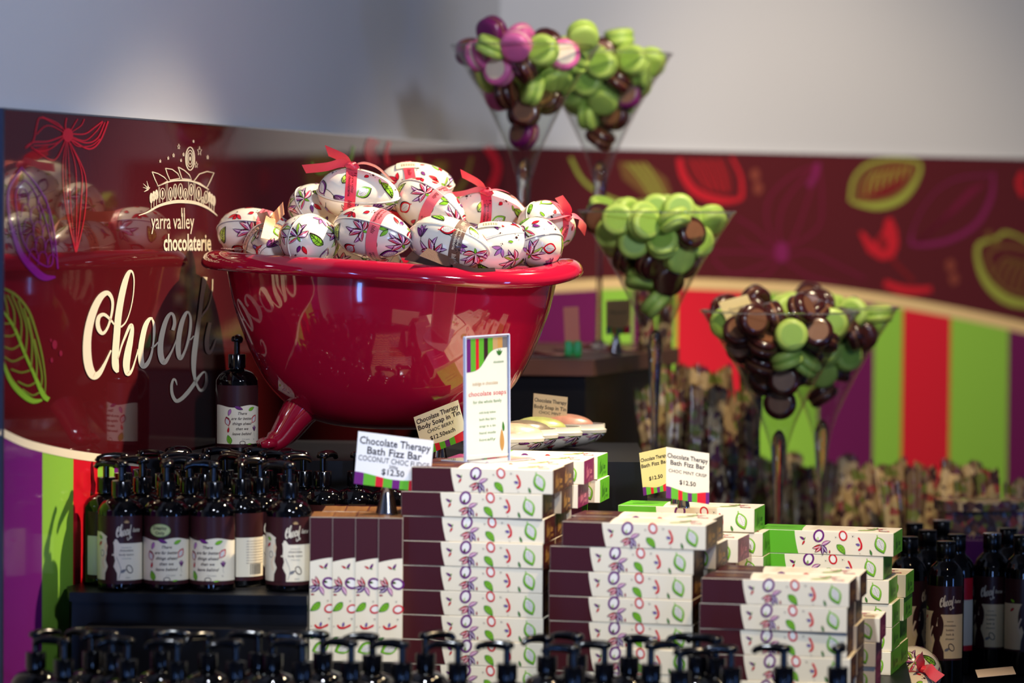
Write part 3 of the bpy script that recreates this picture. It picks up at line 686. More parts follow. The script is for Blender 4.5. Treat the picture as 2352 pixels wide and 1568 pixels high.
def ribbon_strip(mb, pts, w, side, m):
    """cloth strip through pts; side is its width direction, notched end"""
    q = smooth_pts([tuple(p) for p in pts], 5); side = Vector(side).normalized(); vs = []
    n = len(q)
    for i, p in enumerate(q):
        k = min(1.0, .35 + i / (n - 1) * 2.2); p = Vector(p); e = Vector(q[min(i + 1, n - 1)]) - Vector(q[max(i - 1, 0)])
        sk = e.normalized() * w * .45 if i == n - 1 else Vector((0, 0, 0))
        vs += [p - side * w / 2 * k - sk * 0, p + side * w / 2 * k + sk]
    fs = [[2 * i, 2 * i + 1, 2 * i + 3, 2 * i + 2] for i in range(n - 1)]
    mb.add(vs, fs, m); 
    mb.add([v + Vector((0, 0, -.0006)) for v in vs], [f[::-1] for f in fs], m)
rib_red = mat('ribbon_red', (232, 40, 70), 0.42, sheen=0.5, bump=0.15, bscale=900, noise=0.05, nscale=300)
rib_pink = mat('ribbon_pink', (236, 96, 110), 0.42, sheen=0.5, bump=0.15, bscale=900)
rib_orange = mat('ribbon_orange', (232, 150, 96), 0.42, sheen=0.5, bump=0.15, bscale=900)
rib_brown = mat('ribbon_brown', (98, 62, 44), 0.38, sheen=0.5, bump=0.15, bscale=900)
def make_egg(seed, rib, bx=0.010, bang=90, bow=True, name='egg_tin'):
    """tin with two printed halves and a ribbon; bang is the angle around the tin where the knot sits"""
    e = empty(name); egg_half(False, seed).build('lower_shell', e); egg_half(True, seed).build('upper_shell', e)
    if rib is None: return e
    mb = MB(); band(mb, bx, .0155, rib)
    A = Art('label'); tc_ = 'cream' if rib is rib_brown else 'brown'
    for k in range(3):
        A.text('yarra valley', k * 75, 1.0, 4.6, tc_, 1, 'c', width=26); A.text('chocolaterie', k * 75 + 3, -4.0, 5.6, tc_, 1, 'c', width=30, bold=.01)
        for j in range(6): A.stroke([(k * 75 + 24 + j * 1.8, -3), (k * 75 + 25 + j * 1.8, 3 - (j % 3))], .7, tc_, 1, 1)
    def mp(u, v, L):
        a = u / 1000 / egg_r(bx) + .3; x = bx + v / 1000; rr = egg_r(x) + .0017
        return Vector((x, rr * cos(a), rr * sin(a)))
    A.map_to(mb, mp); rb = mb.build('ribbon', e)
    if bow:
        a = R(bang); o = Vector((bx, egg_r(bx) * cos(a), egg_r(bx) * sin(a))); n_ = Vector((0, cos(a), sin(a))); t_ = Vector((0, -sin(a), cos(a))); X = Vector((1, 0, 0))
        mb = MB()
        vs = lambda f: mb.grid(lambda u, v: o + n_ * (.004 + .005 * sin(pi * v) * (1 + .3 * sin(6 * pi * u))) + (X * .0065 * cos(2 * pi * u) + t_ * .0075 * sin(2 * pi * u)) * sin(pi * (.12 + .76 * v)), 14, 6, rib, closeu=True)
        mb.grid(lambda u, v: o + n_ * (.0015 + .010 * v) + (X * cos(2 * pi * u) * (1 + .15 * sin(5 * 2 * pi * u)) + t_ * sin(2 * pi * u)) * .0078 * sin(pi * (.2 + .72 * v)) ** .7 * (1 + .25 * sin(4 * pi * u + 3 * v)), 24, 8, rib, closeu=True)
        mb.build('knot', rb)
        for pts_, sd in (([o + n_ * .007, o + n_ * .010 - X * .016 + t_ * .002, o + n_ * .004 - X * .036 + t_ * .006, o + n_ * .000 - X * .064 + t_ * .010], t_ * .35 + n_),
                         ([o + n_ * .007, o + n_ * .013 + X * .016 + t_ * .002, o + n_ * .009 + X * .036 + t_ * .006, o - n_ * .006 + X * .056 + t_ * .012], t_ * .8 + n_ * .5),
                         ([o + n_ * .006, o + n_ * .013 - X * .012 - t_ * .010, o + n_ * .018 - X * .034 - t_ * .020], t_ * .3 + n_)):
            mb = MB(); ribbon_strip(mb, pts_, .0155, sd, rib); mb.build('ribbon_tail', rb)
    return e
EGGS = {k: make_egg(*a) for k, a in {
    'A': (3, rib_red, -.012, 90), 'B': (5, None), 'C': (8, rib_pink, .014, 60, False), 'D': (11, rib_brown, .018, 80), 'E': (2, rib_orange, .006, 90)}.items()}
# px, py, depth, yaw, pitch, roll, model, label
EGG = [
 (823, 446, 4.84, 4, 4, 20, 'A', 'patterned egg tin on top of the heap with a red ribbon bow'),
 (734, 482, 4.90, 60, 8, 60, 'B', 'patterned egg tin half hidden behind the topmost tin with the red bow'),
 (590, 536, 4.90, -10, 4, -30, 'C', 'leftmost patterned egg tin in the bathtub, ribbon at its far end'),
 (620, 572, 4.81, -80, 10, 0, 'E', 'patterned egg tin tied with a pale orange ribbon'),
 (714, 552, 4.76, 62, 6, 100, 'B', 'end-on patterned egg tin between the orange ribbon tin and the large front tin'),
 (857, 536, 4.74, -22, 10, -30, 'C', 'large patterned egg tin at front with a diagonal pink ribbon'),
 (953, 428, 4.99, 12, -4, 200, 'A', 'pale egg tin at the back of the heap showing its barcode sticker'),
 (988, 476, 4.86, -28, 24, -60, 'C', 'patterned egg tin in the middle of the heap with a pink ribbon band'),
 (1032, 558, 4.73, -14, 12, 140, 'D', 'patterned egg tin at front tied with a brown ribbon'),
 (1142, 566, 4.765, 30, -10, 150, 'B', 'patterned egg tin with a yellow barcode sticker right of the brown ribbon'),
 (1122, 492, 4.93, 14, 4, 40, 'A', 'patterned egg tin behind the barcode sticker tin with raised red ribbon ends'),
 (1236, 560, 4.81, 76, 8, -20, 'B', 'end-on patterned egg tin resting near the right end of the bathtub'),
 (1258, 520, 4.90, 60, 5, 70, 'A', 'rightmost patterned egg tin in the bathtub with red ribbon hanging down'),
]
GE = 'patterned egg tins heaped in the bathtub'
for px, py, D, yaw, pit, rol, k, lab in EGG:
    o = inst(EGGS[k], P(px, py, D), (R(rol), R(pit), R(yaw)), lab, 'egg tin', GE)
    if 'barcode' in lab and 'behind' not in lab:      # paper sticker wrapped over the shell
        inv = Euler((R(rol), R(pit), R(yaw))).to_matrix().inverted(); d = (inv @ Vector((-.25, -.55, .85))).normalized(); Tn = (inv @ Vector((1, 0, .12))).normalized()
        Tn = (Tn - d * Tn.dot(d)).normalized(); Bn = d.cross(Tn); c0_ = egg_hit(d); A = Art('label')
        A.strip([(-16 + i * 2, -8) for i in range(17)], [(-16 + i * 2, 8) for i in range(17)], ink('barsticker', (236, 222, 140) if k == 'B' else (236, 226, 196), 'label'), 5, 6)
        for i in range(18): A.stroke([(-9 + i * 1.1, -5), (-9 + i * 1.1, 2)], .35 + .35 * (i % 3 == 0), 'dark', 7, 1)
        mb = MB(); A.map_to(mb, lambda u, v, L: (lambda dd: egg_hit(dd) + dd * (.0014 + .00012 * L))((c0_ + (Tn * u + Bn * v) / 1000).normalized())); mb.build('barcode_sticker', o)
# barcode stickers are separate labels stuck on two tins
# filling layer lower in the basin, only glimpsed between the front tins
k = 0
for x, y, z in [(-.13, .02, .215), (-.02, .05, .205), (.09, .03, .205), (-.06, -.06, .205), (.05, -.06, .20), (.15, -.02, .215), (.0, .0, .15), (-.09, .0, .15), (.09, -.01, .15), (-.02, 0.02, .262), (.07, .0, .258), (-.08, 0.0, .262), (.13, .03, .25)]:
    o = inst(EGGS['B'], Vector((TC.x + x, TC.y + y, 1.15 + z)), (k * 1.3, .1, k * .9), 'egg tin low in the bathtub beneath the outer tins', 'egg tin', 'buried egg tins in the bathtub'); k += 1
# two tins lying on the table at the right
inst(EGGS['B'], P(2104, 1545, 4.84), (1.2, .3, 1.2), 'patterned egg tin on the table beside the green boxes, upper one', 'egg tin', 'egg tins on the table')
inst(EGGS['A'], P(2090, 1600, 4.76), (0.4, .1, 1.7), 'patterned egg tin at the bottom edge beside the green boxes', 'egg tin', 'egg tins on the table')
# ================================================================ PRODUCT BOXES
BL, BDp, BH = .186, .080, .0315
def make_box(name, main, accent, gold):
    mb = MB(); body = ink('carton', (242, 232, 208)); mcol = pal(main); mb.box((0, 0, 0), (BL, BDp, BH), body, .0006)
    def face(fn, A): A.map_to(mb, fn, False)
    k = 1000
    A = Art()      # long printed side
    A.poly([(0.4, .4)] + [(52 + 5.5 * (1 - t) ** 1.5 - 0, .4 + 30.7 * t) for t in (0, .2, .4, .6, .8, 1)] + [(.4, 31.1)], main, 0)
    A.leaf(66, 19, 2.6, 8, 3, 'purple', 1); A.leaf(66, 18, -2.1, 7, 2.4, 'red', 1); A.leaf(65, 19, 1.1, 4, 1.6, 'green', 1)
    A.ring(85, 25, 6.2, 7.6, 2.6, 'purple', 2, -.35); A.disc(85, 25, 5.2, 6.2, 'white', 1, -.35)
    A.leaf(83, 17.5, 1.4, 6, 3, 'lime', 1, 'green'); 
    for a, c, c2 in ((.45, 'mauve', 'pink'), (-.95, 'purple', 'violet'), (-1.45, 'purple', 'violet'), (-2.3, 'red', 'pink'), (3.5, 'red', 'pink')):
        A.leaf(89, 12.5, a, 13.5, 5.2, c, 1, 'dark', .1, 0, [(0, 'white'), (.4, c2)])
    A.dots(108, 23.5, 1.5); A.leaf(100, 1.5, 1.6, 5, 2, 'crimson', 1)
    A.ring(118, 26, 4.8, 6.2, 2.0, 'red', 2, .3); A.disc(118, 26, 3.8, 4.8, 'white', 1); A.dots(131, 25.5, 1.7)
    A.leaf(110, 14, -.85, 17, 8.2, 'green', 1, 'dgreen', .1, 4)
    A.stroke([(139, 7, 2.2), (142.5, 10, 3), (143, 15, 2.6), (142, 18, 2.4), (139.5, 23, 2.6), (138, 24, 1)], 0, 'red', 2, 4); A.leaf(141, 14, 2.9, 6, 3, 'violet', 3, 'dark'); A.dots(141, 2.5, 1.1)
    A.leaf(157, 1, 1.9, 8, 3, 'dgreen', 1); A.push(169, 15.5, -1.15); A.pod(0, 0, 23, 14, 0, 'green', 1, 'dgreen', 'white'); A.pop()
    face(lambda u, v, L: Vector((u / k, -.0001 - .00012 * L, v / k)), A)
    A = Art()      # top
    A.poly([(.4, .4)] + [(54 + 8 * (1 - t) ** 1.5, .4 + 79.2 * t) for t in (0, .2, .4, .6, .8, 1)] + [(.4, 79.6)], main, 0)
    A.push(0, 0)
    A.text('chocolate', 28, 42, 9, gold, 2, 'c', shear=.25, bold=.01); A.text('bath fizz bar', 28, 32, 6, gold, 2, 'c'); A.pop()
    for j in range(9): A.text('indulge in a soothing bath time treat', 95, 66 - j * 6, 3.6, 'tan', 2, 'c')
    A.leaf(135, 20, .6, 26, 11, 'green' if main == 'green' else 'lime', 1, 'dgreen', .1, 4); A.flower(155, 50, 17, .4, [('pink', 'red'), ('lime', 'green')]); A.pod(170, 22, 20, 12, -.7, 'red', 1); A.dots(124, 48, 1.8)
    face(lambda u, v, L: Vector((u / k, v / k, BH + .0001 + .00012 * L)), A)
    A = Art()      # right end with the script
    A.poly([(.3, .3), (79.7, .3), (79.7, 31.2), (.3, 31.2)], main, 0); A.stroke([(2.2, 2), (2.6, 16), (2.2, 29)], .5, accent, 1, 3)
    for stq in SCRIPT[:9]: A.stroke([(19 + (p[0] - 760) * .021, 22 - (p[1] - 300) * .021, p[2] * .022) for p in stq], 0, gold, 2, 2)
    A.text('late', 45.5, 11.5, 10.5, gold, 2, 'l', shear=.3, bold=.015); A.text('therapy', 47, 5.0, 6.0, gold, 2, 'l', shear=.25)
    face(lambda u, v, L: Vector((BL + .0001 + .00012 * L, u / k, v / k)), A)
    A = Art(); A.poly([(.3, .3), (79.7, .3), (79.7, 31.2), (.3, 31.2)], main, 0)
    A.push(40, 15); 
    for kk in range(7): A.stroke([(-34 + kk * 11, -14), (-31 + kk * 11, -4), (-36 + kk * 11, 5), (-30 + kk * 11, 14)], 2.2, gold, 1, 3)
    A.pop()
    face(lambda u, v, L: Vector((-.0001 - .00012 * L, u / k, v / k)), A)
    return mb.build(name)
PAL['plum'] = (118, 28, 84); PAL['bgreen'] = (96, 176, 44); PAL['cocoa'] = (66, 22, 28)
BOXP = {'brown': make_box('soap_box', 'cocoa', 'grey', 'gold'), 'purple': make_box('soap_box', 'plum', 'mauve', 'pink'), 'green': make_box('soap_box', 'bgreen', 'white', 'dgreen')}
LOOK = {'brown': 'dark brown and cream', 'purple': 'purple and cream', 'green': 'bright green and cream'}
def stack(name, px, D, yaw, levels, kind, where, z0=LEDGE, dx=(), group=None, row=0):
    """a pile of boxes, lower left front corner under pixel column px at depth D; row pushes it back by whole boxes"""
    o = PZ(px, D, z0); c, s = cos(yaw), sin(yaw); back = Vector((-s, c, 0)) * (row * (BDp + .002))
    # depth direction leans right: yaw is negative
    for l in range(levels):
        j = dx[levels - 1 - l] if levels - 1 - l < len(dx) else rnd.uniform(-.0015, .0015)
        p = o + back + Vector((c, s, 0)) * j + Vector((0, 0, l * (BH + .0004)))
        n = levels - 1 - l
        lab = f"{LOOK[kind]} carton, {'topmost' if n == 0 else ORD[n] + ' down'} {where}"
        inst(BOXP[kind], p, (0, 0, yaw + rnd.uniform(-.012, .012)), lab, 'box', group or f'cartons {where}')
Y1, Y2, Y3 = R(-11.5), R(-14), R(-12)
m_ = .001 / 1.8 * 1.0
px_m = lambda p: p * .00056
stack('a', 930, 4.400, Y1, 9, 'brown', 'of the front left stack', dx=(px_m(20), px_m(-4)))
stack('a', 930, 4.400, Y1, 9, 'brown', 'of the left stack second pile', dx=(px_m(14), px_m(12)), row=1)
stack('a', 940, 4.400, Y1, 9, 'purple', 'of the purple pile in the left stack', dx=(px_m(28), px_m(14)), row=2)
stack('b', 1270, 4.345, Y2, 7, 'brown', 'of the front middle stack', dx=(px_m(28), 0))
stack('b', 1275, 4.345, Y2, 7, 'brown', 'of the middle stack second pile', dx=(px_m(10), px_m(20)), row=1)
stack('b', 1290, 4.345, Y2, 6, 'purple', 'of the purple pile in the middle stack', dx=(px_m(30),), row=2)
stack('b', 1352, 4.345, Y2, 7, 'green', 'of the green pile behind the middle stack', dx=(px_m(-20), 0), row=3)
stack('c', 1616, 4.275, Y3, 5, 'brown', 'of the front right stack', dx=(px_m(4), 0, 0, px_m(8)))
stack('c', 1624, 4.275, Y3, 5, 'brown', 'of the right stack second pile', dx=(px_m(4), px_m(-6)), row=1)
stack('c', 1650, 4.275, Y3, 3, 'purple', 'of the purple pile behind the right stack', dx=(px_m(10),), row=2)
stack('d', 1742, 4.60, R(-14.5), 6, 'green', 'of the right hand green stack', dx=(px_m(4), px_m(-20), px_m(-6)))
stack('d', 1742, 4.60, R(-14.5), 4, 'green', 'of the second green pile at right', dx=(px_m(14), px_m(10)), row=1)
# carton in a clear sleeve between the middle and right stacks
stack('e', 930, 4.41, Y1, 9, 'green', 'of the green pile behind the left stack', dx=(px_m(46), px_m(52)), row=3)
# upright cartons
for r_ in range(2):
    for i in range(4):
        x = [716, 768, 821, 874][i] + r_ * 3
        p = PZ(x, 4.385 + .084 * r_ - .002 * i, .9158 if r_ >= 0 else 0)
        q = p + Vector((r_ * .014, 0, 0))
        lab = f"brown and cream carton standing upright, {ORD[i]} from left in the {'front' if r_ == 0 else 'back'} row"
        inst(BOXP['brown'], q + Vector((0, 0, BL)), (0, pi / 2, 0), lab, 'box', 'cartons standing on end')
# ================================================================ BOTTLES
blk = mat('bottle_black', (3, 3, 5), 0.05)
blk2 = mat('pump_black', (3, 3, 6), 0.14)
def label_surface(mb, A, r, gl=1):
    A.map_to(mb, lambda u, v, L: Vector(((r + .0003 + .00015 * L) * sin(u / 1000 / r), -(r + .0003 + .00015 * L) * cos(u / 1000 / r), v / 1000)))
def rect_strip(A, u0, u1, v0, v1, c, L, n=24, top=None):
    xs = [u0 + (u1 - u0) * i / n for i in range(n + 1)]
    A.strip([(x, v0) for x in xs], [(x, top(x) if top else v1) for x in xs], c, L, 2)
QUOTE = ['There', 'are far better', 'things ahead', 'than we', 'leave behind']
def label_lady(A, h, w):
    rect_strip(A, -w, w, 0, h, 'choc', 0)
    rect_strip(A, -w, w, 5, h * .6, 'cream', 1, top=lambda x: h * (.66 + .10 * max(0, min(1, (-x - 4) / 16)) if x < 4 else .60))
    # girl in profile with long hair and dark dress
    SK = ink('skin', (238, 212, 176), 'label')
    A.strip([(-13, h*.60), (-14.5, h*.56), (-13.5, h*.52), (-13, h*.49), (-9, h*.46), (-9, h*.42)], [(-3, h*.66), (-2, h*.60), (-3, h*.55), (-4, h*.50), (-3, h*.46), (-2, h*.42)], SK, 2, 5)
    A.leaf(-9, h*.72, -1.25, h*.30, 9, 'choc', 3, None); A.leaf(-3, h*.66, -1.75, h*.36, 9, 'choc', 3, None); A.disc(-5, h*.66, 6, 5, 'choc', 3)
    A.strip([(-11, h*.42), (-12, h*.35), (-8.5, h*.26), (-12.5, h*.16), (-13, 5)], [(0, h*.42), (1.5, h*.35), (-.5, h*.26), (4, h*.16), (4, 5)], 'choc', 3, 5)
    A.stroke([(-12, h*.43), (-17, h*.33), (-14, h*.22)], 2.2, ink('skin', (238, 212, 176), 'label'), 2, 3); A.stroke([(3, h*.40), (9, h*.22), (6, h*.08)], .6, 'grey', 2, 3)
    A.leaf(-18, h*.66, 2.6, 8, 4, 'green', 2); A.leaf(-19, h*.62, 3.9, 8, 3.5, 'red', 2); A.ring(-18, h*.45, 3, 4, .8, 'grey', 2)
    for stq in SCRIPT[:9]: A.stroke([(3 + (p[0] - 760) * .0175, h * .79 - (p[1] - 560) * .0175, p[2] * .024) for p in stq], 0, 'cream', 3, 2)
    A.text('late', 24, h*.765, 8, 'cream', 3, 'l', shear=.25)
    for k in range(5): A.leaf(16, h*.90, .3 + k * .62, 4.2, 1.2, 'tan', 3, None)
    A.text('chocolate', 16, h*.48, 4.6, 'choc', 3, 'c'); A.text('body lotion', 16, h*.42, 4.2, 'choc', 3, 'c'); A.text('intensely rich', 16, h*.53, 2.4, 'grey', 3, 'c'); A.text('moisturising', 16, h*.37, 2.4, 'grey', 3, 'c')
    A.ring(20, h*.22, 3.6, 5.4, 1.1, 'choc', 3, .5); A.leaf(8, h*.17, .5, 9, 4, 'grey', 3, None); A.text('250ml', 18, h*.085, 2.6, 'grey', 3, 'c')
def label_quote(A, h, w):
    rect_strip(A, -w, w, 0, h, 'choc', 0)
    rect_strip(A, -w, w, 5, h * .68, 'cream', 1, top=lambda x: h * (.665 + .02 * sin(x / 8)))
    for k, s_ in enumerate(QUOTE): A.text(s_, 0, h*.53 - k * h*.082, 5.6, 'choc', 3, 'c', shear=.35, bold=.014)
    A.text('C.S. Lewis', 6, h*.125, 2.8, 'grey', 3, 'c')
    A.leaf(-11, h*.665, -.35, 13, 4.6, 'purple', 2, k=1); A.leaf(-16, h*.62, -1.9, 10, 4.4, 'mauve', 2); A.leaf(10, h*.60, .4, 11, 4.6, 'green', 2, 'dgreen')
    A.pod(20, h*.46, 13, 8, 1.0, 'red', 1); A.pod(-21, h*.42, 13, 8, 1.9, 'crimson', 1); A.tulip(21, h*.26, 8, 1.6); A.leaf(-16, h*.06, 1.9, 13, 7, 'green', 2, 'dgreen', 0, 3)
    A.ring(1, h*.075, 4, 2.6, .9, 'choc', 2); A.leaf(8, h*.05, .1, 8, 2.2, 'green', 2); A.dots(20, h*.13, 1.4); A.leaf(-20, h*.24, 1.4, 8, 3, 'red', 2)
def label_back(A, h, w):
    rect_strip(A, -w, w, 0, h, 'choc', 0); rect_strip(A, -w, w, 5, h * .64, 'cream', 1)
    for k in range(9): A.text('with cocoa butter and vitamin e', 0, h*.58 - k * 3.6, 2.3, 'brown', 2, 'c')
    for k in range(16): A.stroke([(-9 + k * 1.15, 8), (-9 + k * 1.15, 22)], .4 + .4 * (k % 3 == 0), 'dark', 2, 1)
def make_pump(lab, sticker=False):
    e = empty('pump_bottle')
    mb = MB(); mb.lathe(smooth_pts([(.020, .0), (.0285, .0008), (.030, .004), (.030, .05), (.030, .097), (.0285, .106), (.023, .1135), (.015, .1175), (.011, .119), (.011, .124)], 3), blk, 40); mb.build('bottle_body', e)
    A = Art('label'); lab(A, 88, 42); mb = MB(); A.push
    B2 = MB(); label_surface(B2, A, .0301); l = B2.build('label', e); l.location.z = .009
    mb = MB(); mb.lathe([(.0118, .1205), (.0124, .121), (.0124, .1395), (.0118, .1405), (.006, .1408)], blk2, 28, smooth=True); auto_sharp(mb.build('collar', e))
    mb = MB(); mb.lathe([(.0042, .140), (.0042, .158), (.0078, .1585), (.0085, .160), (.0085, .163), (.0070, .1655), (.003, .167)], blk2, 20)
    mb.tube([(0, 0, .1615), (.012, 0, .1632), (.026, 0, .1628), (.034, 0, .1605), (.037, 0, .1565)], [.0062, .0055, .0046, .0040, .0034], blk2, 12); auto_sharp(mb.build('pump_head', e))
    if sticker:
        A = Art('label'); A.disc(0, 0, 13.5, 8.6, ink('sticker', (196, 204, 140), 'label'), 5, 0, 24, 4); A.ring(0, 0, 13, 8.2, .5, 'dgreen', 7, 0, 28); A.text('Display', 0, 1.2, 6, 'dark', 7, 'c', bold=.01); A.text('Only', 0, -5.4, 6, 'dark', 7, 'c', bold=.01)
        mb = MB(); A.map_to(mb, lambda u, v, L: Vector(((.0303 + .00015 * L) * sin((u - 8) / 30), -(.0303 + .00015 * L) * cos((u - 8) / 30), .009 + (70 + v) / 1000))); mb.build('sticker', e)
    return e
PB = {'lady': make_pump(label_lady), 'quote': make_pump(label_quote), 'shown': make_pump(label_quote, True), 'back': make_pump(label_back)}
def pump(px, D, z, kind, rot, noz, label, group):
    """rot turns the whole bottle"""
    p = PZ(px, D, z); view = -math.atan2(p.x, p.y)
    o = inst(PB[kind], p, (0, 0, view + rot), label, 'bottle', group)
    for ch in o.children:
        if ch.name.startswith('pump_head'): ch.rotation_euler = (0, 0, noz)
    return o
GF = 'pump bottles on the upper shelf'
# front row, upper shelf
for i, (px, kind, rot, noz, lab) in enumerate([
    (281, 'lady', -.30, 3.0, 'black pump bottle at left end of the shelf showing a girl on its label'), (385, 'shown', .0, 1.35, 'black pump bottle with an oval Display Only sticker'),
    (493, 'quote', -.25, 3.3, 'black pump bottle with quotation label right of the Display Only one'), (668, 'lady', -.25, 3.0, 'black pump bottle in the front row beside the upright cartons, girl on label')]):
    pump(px, 4.423, SH, kind, rot, noz, lab, GF)
for i, (px, D, kind, rot) in enumerate([(246, 4.482, 'back', .5), (330, 4.49, 'quote', 0), (437, 4.49, 'lady', .3), (556, 4.475, 'back', .75), (600, 4.50, 'lady', .1)]):
    pump(px, D, SH, kind, rot, rnd.uniform(2.6, 6.6), f'black pump bottle on the shelf, second row, {ORD[i]} from left', GF)
for j, (D, xs) in enumerate([(4.555, [285, 380, 470, 560, 660]), (4.62, [328, 425, 520, 610, 700]), (4.672, [395, 480, 575, 665])]):
    for i, px in enumerate(xs):
        pump(px, D, SH, ['lady', 'quote', 'back'][(i + j) % 3], rnd.uniform(-.5, .5), rnd.uniform(2.4, 6.8), f'black pump bottle on the shelf, {ORD[j + 2]} row, {ORD[i]} from left', GF)
for i, (px, D) in enumerate([(745, 4.612), (822, 4.618), (900, 4.612)]):
    pump(px, D, .905, 'quote', 0, rnd.uniform(0, 3), f'black pump bottle behind the upright cartons, {ORD[i]} from left', GF).location.z = SH
pump(546, 4.86, 1.15, 'quote', .25, 1.2, 'black pump bottle standing in shadow under the left end of the bathtub', None)
GB = 'pump bottles along the bottom edge'
fr = [(150, 4.085, 3.1), (297, 4.09, 3.0), (411, 4.075, 3.1), (547, 4.08, 3.1), (700, 4.08, 3.1), (813, 4.085, 3.0), (931, 4.08, 3.1), (1060, 4.08, 2.7), (1173, 4.08, 3.1), (1326, 4.05, 2.9), (1398, 4.09, 3.1), (1505, 4.085, 0.1), (1572, 4.03, 0.2), (1690, 4.06, 3.1), (1812, 4.07, 2.8), (1937, 4.07, 1.5)]
for i, (px, D, nz) in enumerate(fr):
    pump(px, D, TABLE, ['lady', 'quote'][i % 2], rnd.uniform(-.4, .4), nz + rnd.uniform(-.15, .15), f'black pump bottle at the bottom edge, front row, {ORD[i]} from left', GB)
for i, px in enumerate([85, 215, 262, 372, 482, 598, 632, 748, 862, 985, 1265, 1335, 1455, 1612, 1655]):
    pump(px, 4.165 if i % 2 else 4.15, TABLE, ['quote', 'lady'][i % 2], rnd.uniform(-.4, .4), rnd.uniform(-.4, .5) + (pi if i % 3 else 0), f'black pump bottle at the bottom edge, back row, {ORD[i]} from left', GB)
# ---- tall capped bottles at the right
cap_black = mat('cap_black', (8, 8, 10), 0.25); cap_silver = mat('cap_silver', (210, 210, 208), 0.2, metal=1.0)
cap_band = {'k': cap_black, 's': cap_silver}
def label_tall(A, h, w):
    rect_strip(A, -w, w, 0, h, 'choc', 0); rect_strip(A, -w, w, 3, h * .6, ink('kraft', (232, 208, 160), 'label'), 1, top=lambda x: h * (.66 if x < -4 else .62))
    A.strip([(-12, h*.60), (-13, h*.56), (-12, h*.52), (-9, h*.49), (-8, h*.45)], [(-1, h*.62), (0, h*.58), (0, h*.54), (0, h*.50), (2, h*.45)], ink('skin', (238, 212, 176), 'label'), 2, 5)
    A.leaf(-4, h*.70, -1.75, h*.40, 11, 'choc', 3, None); A.leaf(2, h*.62, -1.5, h*.30, 9, 'choc', 3, None); A.disc(-2, h*.63, 6, 6, 'choc', 3)
    A.strip([(-8, h*.46), (-9, h*.37), (-5.5, h*.27), (-9, h*.15), (-10, 3)], [(2, h*.46), (4, h*.37), (2, h*.27), (8, h*.12), (8.5, 3)], 'choc', 3, 5); A.stroke([(-9, h*.46), (-13, h*.34), (-10, h*.24)], 2.4, ink('skin', (238, 212, 176), 'label'), 4, 3)
    for stq in SCRIPT[:9]: A.stroke([(2 + (p[0] - 760) * .018, h * .80 - (p[1] - 560) * .018, p[2] * .025) for p in stq], 0, 'cream', 3, 2)
    A.text('late', 23, h*.775, 8, 'cream', 3, 'l', shear=.25)
    for k, s_ in enumerate(['intensely', 'chocolate', 'bubble', 'bath &', 'shower']): A.text(s_, 17, h*(.52 - .06 * k), 4.4 if k else 2.8, 'choc', 3, 'c')
    A.ring(19, h*.18, 3.6, 5.6, 1.1, 'choc', 3, .5); A.leaf(9, h*.13, .5, 9, 4, 'grey', 3, None); A.leaf(-19, h*.68, 2.6, 8, 4, 'green', 2); A.leaf(-20, h*.60, 3.9, 8, 3.5, 'red', 2)
def label_tall_red(A, h, w):
    rect_strip(A, -w, w, 0, h, 'red', 0); rect_strip(A, -w, w, 8, h * .70, 'cream', 1)
    A.disc(0, h*.84, 9, 9, 'dgreen', 2, 0, 16, 2)
    A.pod(-6, h*.55, 16, 10, 1.2, 'green', 2); A.pod(10, h*.35, 15, 9, .6, 'red', 2); A.flower(0, h*.25, 12, .3, [('red', 'pink'), ('purple', 'mauve')]); A.leaf(8, h*.6, .5, 12, 5, 'green', 2)
def make_tall(lab, cap):
    e = empty('capped_bottle')
    mb = MB(); mb.lathe(smooth_pts([(.020, 0), (.0255, .0008), (.027, .004), (.027, .08), (.027, .150), (.0255, .161), (.021, .170), (.0145, .1765), (.0128, .179), (.0128, .183)], 3), blk, 36); mb.build('bottle_body', e)
    A = Art('label'); lab(A, 108, 40); mb = MB(); label_surface(mb, A, .0271); l = mb.build('label', e); l.location.z = .036
    mb = MB(); mb.lathe([(.0130, .183), (.0134, .1835), (.0134, .2055), (.0126, .2065)], cap_black, 28); mb.lathe([(.0135, .2035), (.0137, .204), (.0137, .2065), (.0128, .2072)], cap_band[cap], 28); auto_sharp(mb.build('cap', e))
    return e
TB = {'k': make_tall(label_tall, 'k'), 's': make_tall(label_tall, 's'), 'r': make_tall(label_tall_red, 'k')}
for px, D, k, rot, lab in [
    (2183, 4.955, 'k', -.35, 'dark capped bottle showing a girl and cream script, in front beside the green boxes'), (2289, 5.09, 's', -.65, 'dark silver-capped bottle with a girl on its label at right of the front one'),
    (2097, 5.02, 'k', .75, 'dark capped bottle just right of the green box stack'), (2208, 5.065, 'r', -.4, 'dark capped bottle with red label behind the front girl bottle'),
    (2326, 5.17, 'r', .3, 'dark capped bottle with red label behind the silver-capped one'), (2110, 5.24, 'k', .3, 'dark capped bottle at the back left of the right hand group'),
    (2172, 5.30, 's', .2, 'dark silver-capped bottle at the back of the right hand group'), (2140, 5.13, 'k', .5, 'dark capped bottle in the middle row near the green boxes'), (2360, 5.06, 'k', .3, 'dark capped bottle cut by the right edge of the photo')]:
    inst(TB[k], PZ(px, D, TABLE), (0, 0, -math.atan2(PZ(px, D, 1).x, D) + rot), lab, 'bottle', 'dark capped bottles at the right')

